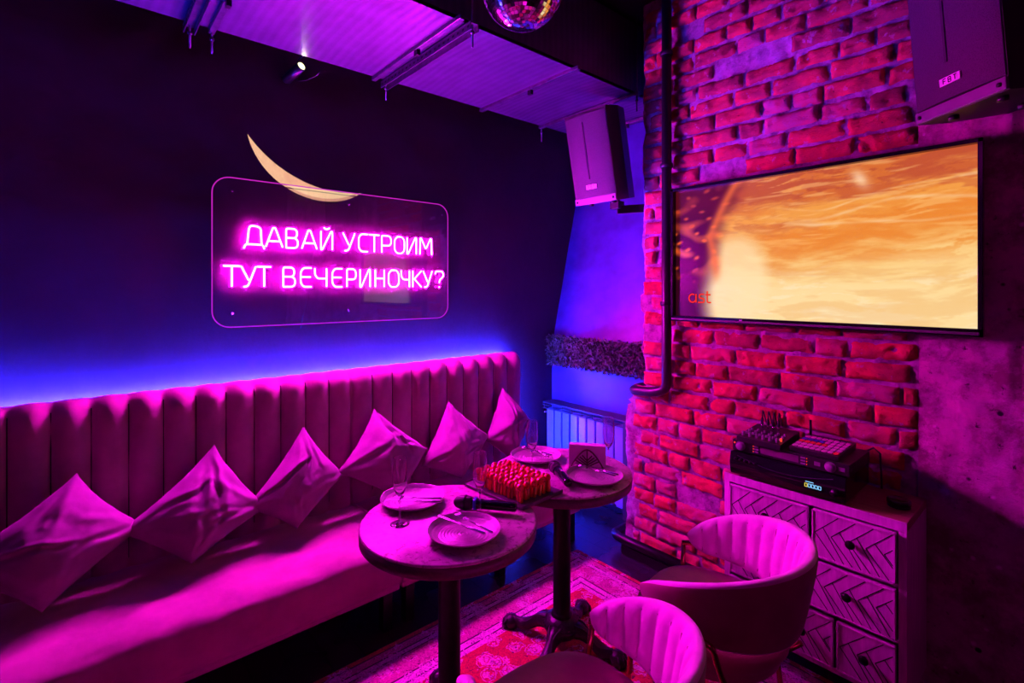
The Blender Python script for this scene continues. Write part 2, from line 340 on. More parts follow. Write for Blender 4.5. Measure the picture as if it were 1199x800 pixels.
for r in range(rows):
    z0 = .05 + r * ph; x = -1.83 + (0 if r % 2 else -.13) - (.13 if z0 < .98 else 0) - random.random() * .05
    while x < XR - .02:
        w = random.choice((.25, .255, .26, .245, .145, .135, .14)) if random.random() < .85 else .19
        xa, xb = max(x, edge_x(z0 + .03) + .012 + (.05 if z0 < .9 else 0)), min(x + w - .013, XR - .004)
        x += w
        if xb - xa < .045: continue
        zc = z0 + ph / 2; q = random.random()
        if q < .045: continue
        mi = 0 if q < .62 else (1 if q < .80 else 2)
        if z0 < .75 and q > .5: mi = 2
        pr = random.uniform(-.004, .010); tz = random.uniform(-.004, .004); sd = random.random() * 50
        hh = (ph - .016 + random.uniform(-.003, .003)) / 2
        def face(u, v, xa=xa, xb=xb, zc=zc, hh=hh, pr=pr, tz=tz, sd=sd):
            cu = 2 * u - 1; cv = 2 * v - 1; er = max(abs(cu) ** 14, abs(cv) ** 5)
            px_ = (xa + xb) / 2 + (xb - xa) / 2 * (cu + .035 * nz(cv * 1.5, sd, 1, 2) * (abs(cu) > .6)); pz = zc + hh * (cv + .12 * nz(px_, sd, 4, 14)) + tz * cu
            d = .009 * fbm(px_, pz, sd, 16) + .006 * fbm(px_, pz, sd, 50)
            ch = max(0, nz(px_, pz, sd + 9, 18) - .34) * .05
            return (px_, YF - pr - .009 + .018 * er + d + ch, pz)
        n = max(6, int((xb - xa) / .012)); m.surf(face, n, 8, mi=mi)
struct(m.build('wall_brick', ['brick_red', 'brick_dark', 'brick_smeared', 'mortar']))
m = MB()
def conc(u, v):
    x = XR + 3.4 * u ** 1.3; z = 3.4 * v
    d = .010 * fbm(x, z, 3, 2.5) + .006 * fbm(x, z, 9, 14)
    if x > -.20: d -= .018 * min(1, (x + .20) / .03) * (z > 1.2 + .1 * nz(x, 0, 0, 9))
    return (x, YF - .004 - d, z)
m.surf(conc, 150, 150); m.box((1.2, 2.9, 1.7), (3.34, .4, 3.4)); struct(m.build('wall_concrete', 'rough_concrete'))

# rug
def rugf(u, v):
    x = -HX + 2 * HX * u; y = -HY + 2 * HY * v; return (x, y, .010 + .0015 * nz(x, y, 0, 6))
m = MB().surf(rugf, 40, 60); m.box((0, 0, .004), (2 * HX - .004, 2 * HY - .004, .008))
tag(m.build('persian_rug', 'persian_rug', loc=(-1.32, 1.18, 0)), 'red and cream patterned Persian rug on the black floor under the round tables', 'rug')

# ------------------------------------------------------------------ air duct with struts
D = thing('air_duct', 'wide sheet metal air duct running under the ceiling above the sofa wall', 'air duct', (-2.35, .6, 2.9))
def sag(y): return .035 * math.exp(-((y - .9) / .28) ** 2) * -1 + .02 * math.exp(-((y - 1.32) / .1) ** 2)
def dbot(u, v):
    x = -.42 + .84 * u; y = -3.1 + 5.75 * v; yy = y + .6
    b = .02 * math.sin((yy - 1.37) / .76 * PI) ** 2
    return (x, y, -sag(yy) * 0 + b * (1 - (2 * u - 1) ** 2))
m = MB(); m.surf(dbot, 14, 90); m.box((0, -.225, .24), (.84, 5.75, .44))
m.build('duct_body', 'duct_sheet', D)
def strut(y, kind='channel', x0=-.44, x1=.47):
    m = MB()
    if kind == 'channel':
        m.box(((x0 + x1) / 2, y - .6, -.012), (x1 - x0, .05, .006)); m.box(((x0 + x1) / 2, y - .622, -.03), (x1 - x0, .004, .036)); m.box(((x0 + x1) / 2, y - .578, -.03), (x1 - x0, .004, .036))
        for k in range(22): m.box((x0 + .02 + k * (x1 - x0 - .04) / 21, y - .6245, -.03), (.014, .002, .010), mi=1)
    else:
        m.box(((x0 + x1) / 2, y - .6, -.008), (x1 - x0, .028, .022), bev=.003); m.box(((x0 + x1) / 2 + .05, y - .6, -.03), (.03, .02, .03), mi=1)
    s = m.build('strut', ['galvanised', 'black_metal'], D)
    if kind != 'seam':
        for xx in (x0 + .02, x1 - .02):
            r = MB(); r.tube([(xx, y - .6, .49), (xx, y - .6, -.12)], .005, 8); r.lathe([(.011, -.056), (.011, -.046)], 6, (xx, y - .6, 0)); r.build('threaded_rod', 'galvanised', s)
strut(.40); strut(1.40); strut(2.70, 'bar'); strut(.49, 'bar', -.44, .2); strut(2.13, 'seam'); strut(1.33, 'seam'); strut(3.12, 'seam')

# white track head between duct and wall
T = thing('track_spotlight', 'small black cylinder spotlight with lit white lens under the duct edge', 'spotlight', (-2.86, .925, 2.865))
ax = Vector((.906, .207, .22)).normalized(); Rm = ax.to_track_quat('Z', 'Y').to_matrix().to_4x4()
m = MB(); m.M = Rm; m.lathe([(.0, -.14), (.023, -.138), (.027, -.13), (.027, .028), (.024, .03), (.024, .02), (.0, .02)], 24); b = m.build('lamp_body', 'black_metal', T)
m = MB(); m.M = Rm; m.lathe([(.0, .0235), (.021, .0235), (.021, .021)], 24); m.build('lens', 'lamp_lens', b)
m = MB(); m.tube(fillet([(-.03, 0, .0), (-.03, .0, .05), (.07, .02, .075)], .02), .005, 8); m.build('yoke', 'black_metal', T)
m = MB(); m.tube([(-.09, 0, -.01), (-.04, .01, -.055), (.03, .03, -.068), (.09, .06, -.055), (.12, .07, -.04)], .0025, 6); m.tube([(-.09, 0, -.01), (-.135, 0, .03)], .0025, 6); m.build('power_cord', 'black_plastic', T)

# mirror ball
B = thing('mirror_ball', 'silver mirror ball hanging from the ceiling above the tables', 'disco ball', (-1.35, 1.22, 2.745))
m = MB(); R = .15; NB = 34
for j in range(NB):
    a0 = -PI / 2 + PI * j / NB; a1 = -PI / 2 + PI * (j + 1) / NB; am = (a0 + a1) / 2; ns = max(3, int(2 * PI * R * math.cos(am) / (PI * R / NB)))
    for k in range(ns):
        b0 = 2 * PI * k / ns; b1 = 2 * PI * (k + 1) / ns; e = .04 * (b1 - b0); f = .04 * (a1 - a0)
        P = lambda a, b: Vector((R * math.cos(a) * math.cos(b), R * math.cos(a) * math.sin(b), R * math.sin(a)))
        m.add([P(a0 + f, b0 + e), P(a0 + f, b1 - e), P(a1 - f, b1 - e), P(a1 - f, b0 + e)], [(0, 1, 2, 3)])
m.build('mirror_tiles', 'mirror_facets', B)
m = MB(); m.lathe([(0.0, -R * .975)] + [(R * .975 * math.cos(-PI / 2 + PI * j / 20), R * .975 * math.sin(-PI / 2 + PI * j / 20)) for j in range(1, 20)] + [(0, R * .975)], 32); m.build('core', 'black_plastic', B)
m = MB(); m.lathe([(.02, .148), (.02, .17), (.006, .18), (.006, .655)], 12); m.build('hanger', 'chrome', B)

# ------------------------------------------------------------------ neon sign
NS = thing('neon_sign', 'pink neon lettering sign on a clear acrylic panel on the dark wall', 'neon sign', (-2.945, 1.245, 1.84))
OX, OY, OZ = -2.945, 1.245, 1.84
hw, hh, rc = .72, .392, .085
def rrect(hw, hh, r, n=8):
    out = []
    for cx, cy, a0 in ((hw - r, hh - r, 0), (-hw + r, hh - r, PI / 2), (-hw + r, -hh + r, PI), (hw - r, -hh + r, 3 * PI / 2)):
        for k in range(n + 1): a = a0 + PI / 2 * k / n; out.append((cx + r * math.cos(a), cy + r * math.sin(a)))
    return out
m = MB(); m.prism(rrect(hw, hh, rc), -.003, .003, fn=lambda v: (v[2] - .012, v[0], v[1])); pan = m.build('acrylic_panel', 'clear_acrylic', NS)
m = MB(); m.tube([(-.012, x, z) for x, z in rrect(hw + .001, hh + .001, rc)], .0032, 6, closed=True); m.build('panel_edge', 'acrylic_edge_glow', pan)
for yy in (-hw + .09, 0, hw - .05):
    for zz in (-hh + .07, hh - .07):
        m = MB(); m.tube([(-.05, yy, zz), (-.005, yy, zz)], .003, 8); m.tube([(-.009, yy, zz), (-.004, yy, zz)], .0045, 10); m.build('standoff', 'chrome', NS)
G = {   # stroke letters in a unit cell
 'Д': [[(0, -.14), (.08, .08), (.93, .08), (1, -.14)], [(.16, .08), (.24, .85), (.32, 1), (.62, 1), (.82, .9), (.86, .08)]],
 'А': [[(0, 0), (.42, .98), (.56, .98), (1, 0)], [(.18, .30), (.82, .30)]],
 'В': [[(0.05, 0), (.05, 1), (.75, 1), (.93, .88), (.93, .64), (.75, .52), (.1, .52)], [(.75, .52), (1, .40), (1, .13), (.8, 0), (.05, 0)]],
 'Й': [[(0, 1), (0, 0), (.12, 0), (.88, 1), (1, 1), (1, 0)], [(.25, 1.2), (.4, 1.12), (.6, 1.12), (.75, 1.2)]],
 'И': [[(0, 1), (0, 0), (.12, 0), (.88, 1), (1, 1), (1, 0)]],
 'У': [[(0, 1), (.5, .32)], [(1, 1), (.5, .1), (.36, 0), (.15, 0)]],
 'С': [[(1, 1), (.3, 1), (.02, .8), (.02, .2), (.3, 0), (1, 0)]],
 'Т': [[(0, 1), (1, 1)], [(.5, .98), (.5, 0)]],
 'Р': [[(0.05, 0), (.05, 1), (.8, 1), (1, .85), (1, .55), (.8, .42), (.08, .42)]],
 'О': [[(.3, 1), (.75, 1), (1, .8), (1, .2), (.75, 0), (.27, 0), (.02, .2), (.02, .8), (.3, 1)]],
 'М': [[(0, 0), (0.04, 1), (.12, 1), (.5, .35), (.88, 1), (.96, 1), (1, 0)]],
 'Е': [[(1, 1), (.3, 1), (.03, .8), (.03, .2), (.3, 0), (1, 0)], [(.03, .52), (.92, .52)]],
 'Ч': [[(0, 1), (0, .65), (.25, .45), (.95, .45)], [(1, 1), (1, 0)]],
 'Н': [[(0.03, 1), (.03, 0)], [(1, 1), (1, 0)], [(.03, .5), (1, .5)]],
 'К': [[(0.03, 1), (.03, 0)], [(1, 1), (.2, .5), (1, 0)], [(.03, .5), (.2, .5)]],
 '?': [[(0, .82), (.1, 1), (.85, 1), (1, .85), (1, .68), (.55, .45), (.5, .26)], [(.5, .04), (.5, -.03)]],
}
L1 = list(zip('ДАВАЙУСТРОИМ', [(.667, .768), (.775, .862), (.877, .943), (.965, 1.050), (1.073, 1.140), (1.204, 1.278), (1.302, 1.362), (1.372, 1.438), (1.452, 1.520), (1.543, 1.615), (1.635, 1.703), (1.730, 1.822)]))
L2 = list(zip('ТУТВЕЧЕРИНОЧКУ?', [(.571, .650), (.655, .725), (.732, .802), (.862, .928), (.957, 1.019), (1.038, 1.106), (1.138, 1.200), (1.226, 1.285), (1.312, 1.377), (1.410, 1.472), (1.501, 1.575), (1.592, 1.652), (1.675, 1.742), (1.755, 1.825), (1.849, 1.915)]))
for line, z0, z1 in ((L1, 1.878, 1.985), (L2, 1.660, 1.768)):
    for ch, (ya, yb) in line:
        m = MB()
        for st in G[ch]:
            p = [(.008, ya + (yb - ya) * a - OY, z0 + (z1 - z0) * b - OZ) for a, b in st]
            m.tube(fillet(p, .011, 4), .0045, 8)
        for q, f in enumerate(m.f):      # opaque rear half of the sleeve
            a, b, c = m.v[f[0]], m.v[f[1]], m.v[f[2]]; n_ = (b - a).cross(c - a); cen = sum((m.v[i] for i in f), Vector()) / len(f)
            if n_.length and len(f) == 4 and cen.x < .008 - .0022: m.mi[q] = 1
        m.build('letter', ['neon_pink', 'white_card'], NS)
m = MB(); m.tube([(-.03, -.2, .02), (-.03, -.25, -.3), (-.045, -.27, -.42)], .002, 6); m.build('power_wire', 'black_plastic', NS)

# ------------------------------------------------------------------ banquette sofa, two modules
SZ = .445
def sofa_module(y0, y1, label):
    L = y1 - y0
    t = thing('banquette_sofa', label, 'sofa', (-2.5, (y0 + y1) / 2, 0), 0, 'banquette modules along the wall')
    # seat: soft mattress with rolled edges
    def seat(u, v):
        a = 2 * PI * u; c, s_ = math.cos(a), math.sin(a)
        cx = abs(c) ** .35 * (1 if c > 0 else -1); cz = abs(s_) ** .35 * (1 if s_ > 0 else -1)
        y = -L / 2 + .003 + (L - .006) * v; e = 1 - .012 * abs(2 * v - 1) ** 40
        x = .33 * cx * e; z = SZ - .13 + .118 * cz * e
        if cz > 0: z += .010 * fbm(x * 1.5, y, y0, 3.0) * cz - .012 * (abs(cx) ** 3) + .006 * (1 - abs(2 * v - 1) ** 3) + .004 * math.sin(8 * (y + .7 * x)) * fbm(x, y, 1, 2)
        if cx > .9: x += .006 * fbm(y, z, 2, 6)
        return (x - .0, y, z)
    m = MB().surf(seat, 72, 110, cu=True)
    n = 72; V = 111
    m.f += [tuple(i * V for i in range(n)), tuple(i * V + V - 1 for i in range(n))[::-1]]; m.mi += [0, 0]; m.sm += [False, False]
    m.build('seat', 'sofa_velvet', t)
    m = MB().box((-.01, 0, .255), (.63, L - .012, .13), bev=.008); m.build('base_panel', 'sofa_velvet', t)
    # channelled back
    nch = round(L / .1272); cw = L / nch
    path = []   # (x, z, nx, nz, amp)
    for k in range(22): z = .40 + (1.095 - .40) * k / 21; path.append((-.29, z, 1, 0, 1))
    for k in range(1, 11):
        a = PI / 2 * k / 10; path.append((-.29 - .075 * (1 - math.cos(a)), 1.095 + .075 * math.sin(a), math.cos(a), math.sin(a), 1 - .88 * (k / 10) ** 2))
    path.append((-.38, 1.170, 0, 1, .1)); path.append((-.397, 1.160, -.7, .7, .05)); path.append((-.40, 1.14, -1, 0, 0)); path.append((-.40, .35, -1, 0, 0))
    npz = len(path) - 1; nu = nch * 12
    def back(u, v):
        i = min(npz, int(round(v * npz))); x, z, nx_, nz_, am = path[i]; y = -L / 2 + L * u; q = (u * nch) % 1.0
        w = (1 - abs(2 * q - 1) ** 2.4) if u < 1 else 0
        bl = .036 * w * am + .004 * fbm(y, z, 3, 4) * am; skew = .006 * math.sin(2 * PI * q) * (z > 1.05) * (0 < u < 1)
        return (x + nx_ * bl, y + skew * am, z + nz_ * bl)
    m = MB().surf(back, nu, npz); V = npz + 1
    m.f += [tuple(range(V))[::-1], tuple(nu * V + k for k in range(V))]; m.mi += [0, 0]; m.sm += [False, False]
    m.build('backrest', 'sofa_velvet', t)
    m = MB()
    for k in range(1, nch):
        y = -L / 2 + L * k / nch; m.tube([(-.2885, y, .46), (-.2885, y, 1.11), (-.295, y, 1.14)], .0022, 5)
    m.build('seam', 'groove_black', t)
    for yy in (-L / 2 + .06, 0, L / 2 - .06):
        for xx in (.26, -.25):
            m = MB().box((xx, yy, .095), (.05, .05, .19), bev=.004); m.box((xx, yy, .004), (.04, .04, .008)); m.build('leg', 'black_metal', t)
    return t
sofa_module(-1.48, 1.1905, 'near banquette module in mauve velvet with channelled back, three large cushions on it')
sofa_module(1.1910, 2.50, 'far banquette module in mauve velvet with channelled back, ending beside the radiator niche')
m = MB().box((-2.962, .5, 1.125), (.012, 4.0, .014)); m.box((-2.9625, .5, 1.113), (.016, 4.0, .008), mi=1)
m.box((-2.93, 2.512, .62), (.008, .008, .96))
tag(m.build('led_strip', ['led_blue', 'galvanised']), 'glowing blue LED strip hidden behind the top of the sofa back', 'led strip')

# ------------------------------------------------------------------ cushions
def sst2(a, b, x): x = max(0, min(1, (x - a) / (b - a))); return x * x * (3 - 2 * x)
def cushion(P, label, th=.075, seed=0):
    A, B_, C_, D_ = [Vector(p) for p in P]     # top, right, bottom, left
    ctr = (A + B_ + C_ + D_) / 4; N = (A - C_).cross(B_ - D_).normalized()
    if N.x < 0: N = -N
    rg = random.Random(int(seed * 100)); folds = []
    for k in range(11):
        ca, cb, base = ((1, -1, 2.36), (-1, -1, .785), (-1, 1, -.785), (1, 1, -2.36))[k % 4] ; folds.append((ca, cb, base + rg.uniform(-.6, .6), rg.uniform(.7, 1.7), rg.uniform(.007, .016), rg.uniform(.05, .10)))
    n = 56
    def pt(u, v, side):
        a, b = 2 * u - 1, 2 * v - 1
        pin = .10
        aa = a * (1 - pin * (1 - b * b)); bb = b * (1 - pin * (1 - a * a))
        if a + b > .6: sq = 1 - .13 * ((a + b - .6) / 1.4) ** 1.5; aa *= sq; bb *= sq
        uu, vv = (aa + 1) / 2, (bb + 1) / 2
        p = A * (1 - uu) * (1 - vv) + B_ * uu * (1 - vv) + C_ * uu * vv + D_ * (1 - uu) * vv
        env = max(0, (1 - abs(a) ** 2.2) * (1 - abs(b) ** 2.2)) ** .55
        w = 0
        for ca, cb, ca2, ln, dp, wd in folds:
            dx, dy = a - ca, b - cb; tt = dx * math.cos(ca2) + dy * math.sin(ca2); ss = -dx * math.sin(ca2) + dy * math.cos(ca2) + .10 * nz(tt, ca2, seed, 2.2)
            q = sst2(.05, .35, tt) * sst2(ln + .4, ln * .6, tt); w += dp * q * (math.exp(-(ss / wd) ** 2) - .9 * math.exp(-((ss - wd * 1.5) / wd) ** 2))
        w += .022 * fbm(a, b, seed * 3.1, 1.1, 2) + .003 * fbm(a, b, seed, 5, 2)
        h = th * 1.55 * env + w * env
        edge = 1 - env
        return p + N * (h if side > 0 else -h * .75) + N * .012 * nz(a * 3, b * 3, seed, 1) * edge
    m = MB(); m.surf(lambda u, v: pt(u, v, 1) - ctr, n, n); m.surf(lambda u, v: pt(1 - u, v, -1) - ctr, n, n)
    o = m.build('cushion', 'cushion_velvet', loc=ctr)
    return tag(o, label, 'cushion', 'scatter cushions leaning on the sofa back')
CU = [
 ([(-2.70, .00, .90), (-2.60, .22, .66), (-2.46, -.10, .455), (-2.56, -.36, .69)], 'large crumpled mauve cushion nearest the camera, cut by the picture edge', .10),
 ([(-2.71, .49, .915), (-2.60, .70, .60), (-2.49, .36, .455), (-2.58, .12, .66)], 'second mauve cushion from the camera, tilted to a sharp upper corner', .085),
 ([(-2.71, .90, .93), (-2.61, 1.08, .66), (-2.51, .80, .46), (-2.59, .59, .62)], 'upright mauve cushion with a thin pointed top, third from the camera', .08),
 ([(-2.72, 1.30, .955), (-2.61, 1.59, .69), (-2.50, 1.36, .455), (-2.60, 1.03, .68)], 'wrinkled mauve cushion with a folded corner behind the near flute glass', .085),
 ([(-2.71, 1.80, .93), (-2.62, 2.07, .67), (-2.52, 1.78, .46), (-2.59, 1.53, .60)], 'pointed mauve cushion directly behind the vegetable tray', .08),
 ([(-2.72, 2.26, .955), (-2.62, 2.44, .72), (-2.54, 2.20, .47), (-2.61, 2.03, .65)], 'farthest mauve cushion at the end of the sofa', .08)]
for i, (P, lab, th) in enumerate(CU): cushion(P, lab, th, seed=i * 2.7 + 1)

# ------------------------------------------------------------------ round bistro tables
TZ = .815
def make_table(label, loc, rz):
    t = thing('bistro_table', label, 'table', loc, rz, 'round bistro tables')
    r = .316
    m = MB(); m.lathe([(0, TZ), (r - .006, TZ), (r - .001, TZ - .003), (r, TZ - .007)], 72); m.lathe([(r, TZ - .007), (r, TZ - .043), (r - .004, TZ - .047), (0, TZ - .047)], 72, mi=1)
    m.build('tabletop', ['table_stone', 'table_edge_stone'], t)
    m = MB(); m.lathe([(.10, TZ - .0475), (.10, TZ - .054), (.045, TZ - .056), (.040, TZ - .07), (.040, .17), (.044, .165), (.052, .155), (.050, .150), (.062, .140), (.064, .128)], 36); m.build('post', 'black_metal', t)
    m = MB(); m.lathe([(.045, .155), (.075, .135), (.078, .125), (.088, .118), (.090, .108), (.082, .095), (.07, .07), (.04, .05), (0, .05)], 40)
    for k in range(30):
        a = 2 * PI * k / 30; m.lathe([(0, -.005), (.005, 0), (0, .005)], 6, (.086 * math.cos(a), .086 * math.sin(a), .120))
    hub = m.build('base_hub', 'cast_iron', t)
    for k in range(4):
        a = PI / 4 + k * PI / 2
        def arm(u, v, a=a):
            rr = .05 + .205 * u; z = .095 - .06 * u ** 1.2 + .012 * math.sin(u * 7); w = .034 - .012 * u + .006 * math.sin(u * 12); h = .035 - .012 * u
            an = 2 * PI * v; lx = w * math.cos(an); lz = h * math.sin(an)
            lz = max(lz, -(z - .012)) if u > .1 else lz
            return (rr * math.cos(a) - lx * math.sin(a), rr * math.sin(a) + lx * math.cos(a), max(.008, z + lz))
        m = MB().surf(arm, 20, 14, cv=True)
        # scroll ridges along the arm
        for sgn in (-1, 1):
            pts = []
            for q in range(14):
                u = q / 13; rr = .06 + .18 * u; z = .128 - .075 * u + .012 * math.sin(u * 7); off = sgn * (.020 - .010 * u + .006 * math.sin(u * 12))
                pts.append((rr * math.cos(a) - off * math.sin(a), rr * math.sin(a) + off * math.cos(a), z))
            m.tube(pts, .0055, 6)
        fx, fy = .262 * math.cos(a), .262 * math.sin(a)
        m.lathe([(0, .011), (.030, .012), (.036, .028), (.034, .048), (.022, .062), (0, .066)], 16, (fx, fy, 0))
        for q in range(6):
            b = a + (q - 2.5) * .42; m.tube([(fx + .022 * math.cos(b), fy + .022 * math.sin(b), .056), (fx + .038 * math.cos(b), fy + .038 * math.sin(b), .036), (fx + .042 * math.cos(b), fy + .042 * math.sin(b), .013)], [.008, .009, .005], 6)
        m.build('leg', 'cast_iron', t)
    return t
T1 = (-1.529, 1.023, .012); T2 = (-1.60, 1.69, .012)
make_table('nearer round table with stone top, two plates and two flutes on it', (T1[0], T1[1], 0), .35)
make_table('farther round table with stone top standing near the brick pier', (T2[0], T2[1], 0), math.radians(-24))
TT = TZ + .0005

# plates
def make_plate(label, loc):
    r = .123; prof = [(0, .006)]
    for k in range(1, 60):
        q = k / 60; rr = r * q; z = .006 + .0012 * math.sin(q * 2 * PI * 11) * (q < .93) + .020 * max(0, (q - .72) / .28) ** 1.6; prof.append((rr, z))
    prof += [(r, .0265), (r + .001, .024), (r * .97, .018), (r * .62, .001), (r * .6, 0), (0, .0)]
    m = MB().lathe(prof, 72); return tag(m.build('dinner_plate', 'plate_ceramic', loc=loc), label, 'plate', 'ridged plates on the tables')
PL = {'A': (-1.748, .989), 'B': (-1.390, .989), 'C': (-1.794, 1.690), 'D': (-1.434, 1.715)}
PL = {'A': (-1.735, .99), 'B': (-1.390, .990), 'C': (-1.785, 1.700), 'D': (-1.425, 1.712)}
p0 = make_plate('grey ridged plate on the near table, on the sofa side behind a flute', PL['A'] + (TT,))
dup(p0, PL['B'] + (TT,), label='grey ridged plate on the near table, in front of the lying microphone')
dup(p0, PL['C'] + (TT,), label='grey ridged plate on the far table, on the sofa side near the radiator')
dup(p0, PL['D'] + (TT,), label='grey ridged plate on the far table, in front of the napkin holder')

def between(o, a, b, roll=0):
    a, b = Vector(a), Vector(b); d = b - a; o.location = a; o.rotation_euler = (d.to_track_quat('X', 'Z')).to_euler()
def make_knife(label):
    t = thing('table_knife', label, 'knife', group='knives on the plates')
    m = MB(); pr = [(0, .0), (.012, .006), (.09, .0055), (.095, .0035)]
    m.tube([(0, 0, 0), (.004, 0, 0), (.05, 0, 0), (.10, 0, 0)], [.003, .0055, .005, .0035], 8); m.build('handle', 'steel', t)
    m = MB().prism([(.098, -.003), (.12, -.007), (.195, -.007), (.215, .002), (.21, .006), (.098, .004)], -.0008, .0008); m.build('blade', 'steel', t); return t
def make_fork(label):
    t = thing('table_fork', label, 'fork', group='forks on the plates')
    m = MB(); m.tube([(0, 0, 0), (.005, 0, 0), (.06, 0, 0), (.12, 0, .001)], [.002, .0045, .0036, .0025], 8); m.build('handle', 'steel', t)
    m = MB(); m.prism([(.118, -.002), (.132, -.010), (.150, -.012), (.150, .012), (.132, .010), (.118, .002)], 0, .0014)
    for k in range(4): m.tube([(.149, -.0102 + k * .0068, .0007), (.17, -.0102 + k * .0068, .002), (.192, -.0096 + k * .0064, .005)], [.0016, .0015, .0009], 6)
    m.build('head', 'steel', t); return t
ZP = TT + .030
kn = make_knife('steel knife across the near plate on the sofa side'); between(kn, (-1.600, 1.035, ZP + .002), (-1.735, .915, ZP + .0))
k2 = dup(kn, label='steel knife across the near plate in front of the microphone'); between(k2, (-1.300, 1.010, ZP + .001), (-1.545, .955, ZP + .004))
k3 = dup(kn, label='steel knife on the far plate on the sofa side'); between(k3, (-1.69, 1.70, ZP + .002), (-1.89, 1.73, ZP))
k4 = dup(kn, label='steel knife on the far plate in front of the napkin holder'); between(k4, (-1.335, 1.765, ZP), (-1.54, 1.735, ZP + .004))
fk = make_fork('steel fork beside the knife on the near sofa-side plate'); between(fk, (-1.625, 1.055, ZP + .002), (-1.750, .935, ZP))
f2 = dup(fk, label='steel fork, tines up, on the near plate in front of the microphone'); between(f2, (-1.290, 1.035, ZP), (-1.500, 1.015, ZP + .004))
f3 = dup(fk, label='steel fork on the far plate on the sofa side'); between(f3, (-1.70, 1.73, ZP + .002), (-1.89, 1.70, ZP + .003))
f4 = dup(fk, label='steel fork on the far plate in front of the napkin holder'); between(f4, (-1.335, 1.745, ZP + .001), (-1.54, 1.705, ZP + .004))

# flutes
def make_flute(label, loc):
    t = thing('champagne_flute', label, 'glass', loc, 0, 'champagne flutes on the tables')
    out = [(.0, .094), (.006, .096), (.014, .108), (.022, .128), (.0265, .155), (.0265, .185), (.0245, .215), (.0231, .234), (.0230, .2355), (.0229, .236)]
    inn = [(.0223, .236), (.0222, .2355), (.0223, .234), (.0237, .215), (.0257, .185), (.0257, .156), (.0212, .130), (.0130, .112), (.0, .104)]
    t2 = MB().lathe(out + inn, 36); t2.build('bowl', 'clear_glass', t)
    m = MB().lathe([(0, 0), (.030, 0), (.0325, .0001), (.034, .0010), (.0335, .0016), (.032, .0020), (.020, .0028), (.010, .0048), (.0048, .010), (.0035, .02), (.0032, .08), (.0045, .092), (.0, .0935)], 40); m.build('stem_and_foot', 'clear_glass', t)
    return t
g0 = make_flute('tall empty flute on the near table, sofa side', (-1.606, .865, TT))
g0 = g0
dup(g0, (-1.462, 1.112, TT), label='empty flute on the near table standing in front of the vegetable tray')
dup(g0, (-1.66, 1.558, TT), label='empty flute on the far table beside the sofa-side plate')
dup(g0, (-1.465, 1.860, TT), label='empty flute on the far table next to the napkin holder')

# microphones
def make_mic(label, band):
    t = thing('microphone', label, 'microphone', group='wireless microphones on the tables')
    Rx = Matrix.Rotation(PI / 2, 4, 'Y')
    m = MB(); m.M = Rx; m.lathe([(.0, .0), (.013, 0), (.0165, .004), (.0175, .03), (.0185, .14), (.0195, .165), (.0195, .17), (0, .17)], 28); b = m.build('body', 'gloss_black', t)
    m = MB(); m.box((.11, 0, .0185), (.03, .008, .003), bev=.001); m.build('switch', 'grey_plastic', b)
    m = MB(); m.M = Rx; m.lathe([(0, .17), (.021, .17), (.0245, .18), (.0255, .196), (.0255, .202), (.0245, .214), (.019, .232), (.010, .241), (0, .243)], 28); h = m.build('mic_grille', 'speaker_grille', t)
    m = MB(); m.M = Rx; m.lathe([(.0262, .192), (.0275, .194), (.0275, .200), (.0262, .202)], 28); m.build('grille_ring', 'black_metal', h)
    m = MB(); m.M = Rx; m.lathe([(.0198, .152), (.024, .153), (.0245, .160), (.0225, .163), (.0198, .163)], 8, smooth=False); m.build('anti_roll_ring', band, t)
    return t
mic = make_mic('black microphone with a blue ring lying on the near table', 'blue_rubber'); between(mic, (-1.392, 1.228, TT + .026), (-1.604, 1.068, TT + .026))
mic2 = make_mic('black microphone lying on the far table between two plates', 'black_plastic'); between(mic2, (-1.420, 1.540, TT + .026), (-1.650, 1.668, TT + .026))

# slate tray with canapes, bridging the two tables
TR = thing('serving_tray', 'dark slate serving tray bridging the two round tables', 'tray', (-1.575, 1.366, TT), math.radians(4))
m = MB().box((0, 0, .007), (.35, .235, .010), bev=.003); m.build('slab', 'slate', TR)
m = MB()
for sx_ in (-1, 1): m.box((sx_ * .172, 0, .012), (.006, .235, .010), bev=.002)
m.build('rim', 'slate', TR)
cp = thing('canape', 'bite-size canape of carrot and cucumber sticks topped with a cherry tomato on the slate tray', 'canape', (0, 0, 0), 0, 'canapes packed on the slate tray')
m = MB().box((-.007, 0, .024), (.011, .012, .048), bev=.002); m.build('carrot_stick', 'carrot', cp)
m = MB().box((.006, .002, .021), (.010, .012, .042), bev=.002); m.build('cucumber_stick', 'cucumber', cp)
m = MB().lathe([(0, .040), (.008, .041), (.0138, .048), (.0145, .054), (.0135, .061), (.008, .068), (0, .070)], 16); m.build('cherry_tomato', 'tomato', cp)
cr = thing('canape', 'tall red vegetable stick canape with a berry on top, standing at the tray end', 'canape', (0, 0, 0), 0, 'red stick canapes at the tray end')
m = MB().box((0, 0, .026), (.013, .011, .052), bev=.002); m.build('pepper_stick', 'tomato', cr)
m = MB().lathe([(0, .046), (.008, .048), (.0115, .055), (.008, .063), (0, .068)], 14); m.build('berry', 'berry', cr)
ORD = ('first', 'second', 'third', 'fourth', 'fifth', 'sixth', 'seventh', 'eighth', 'ninth', 'last')
first = [cp, cr]; used = [False, False]
TRm = Matrix.Translation((-1.575, 1.366, TT)) @ Matrix.Rotation(math.radians(4), 4, 'Z')
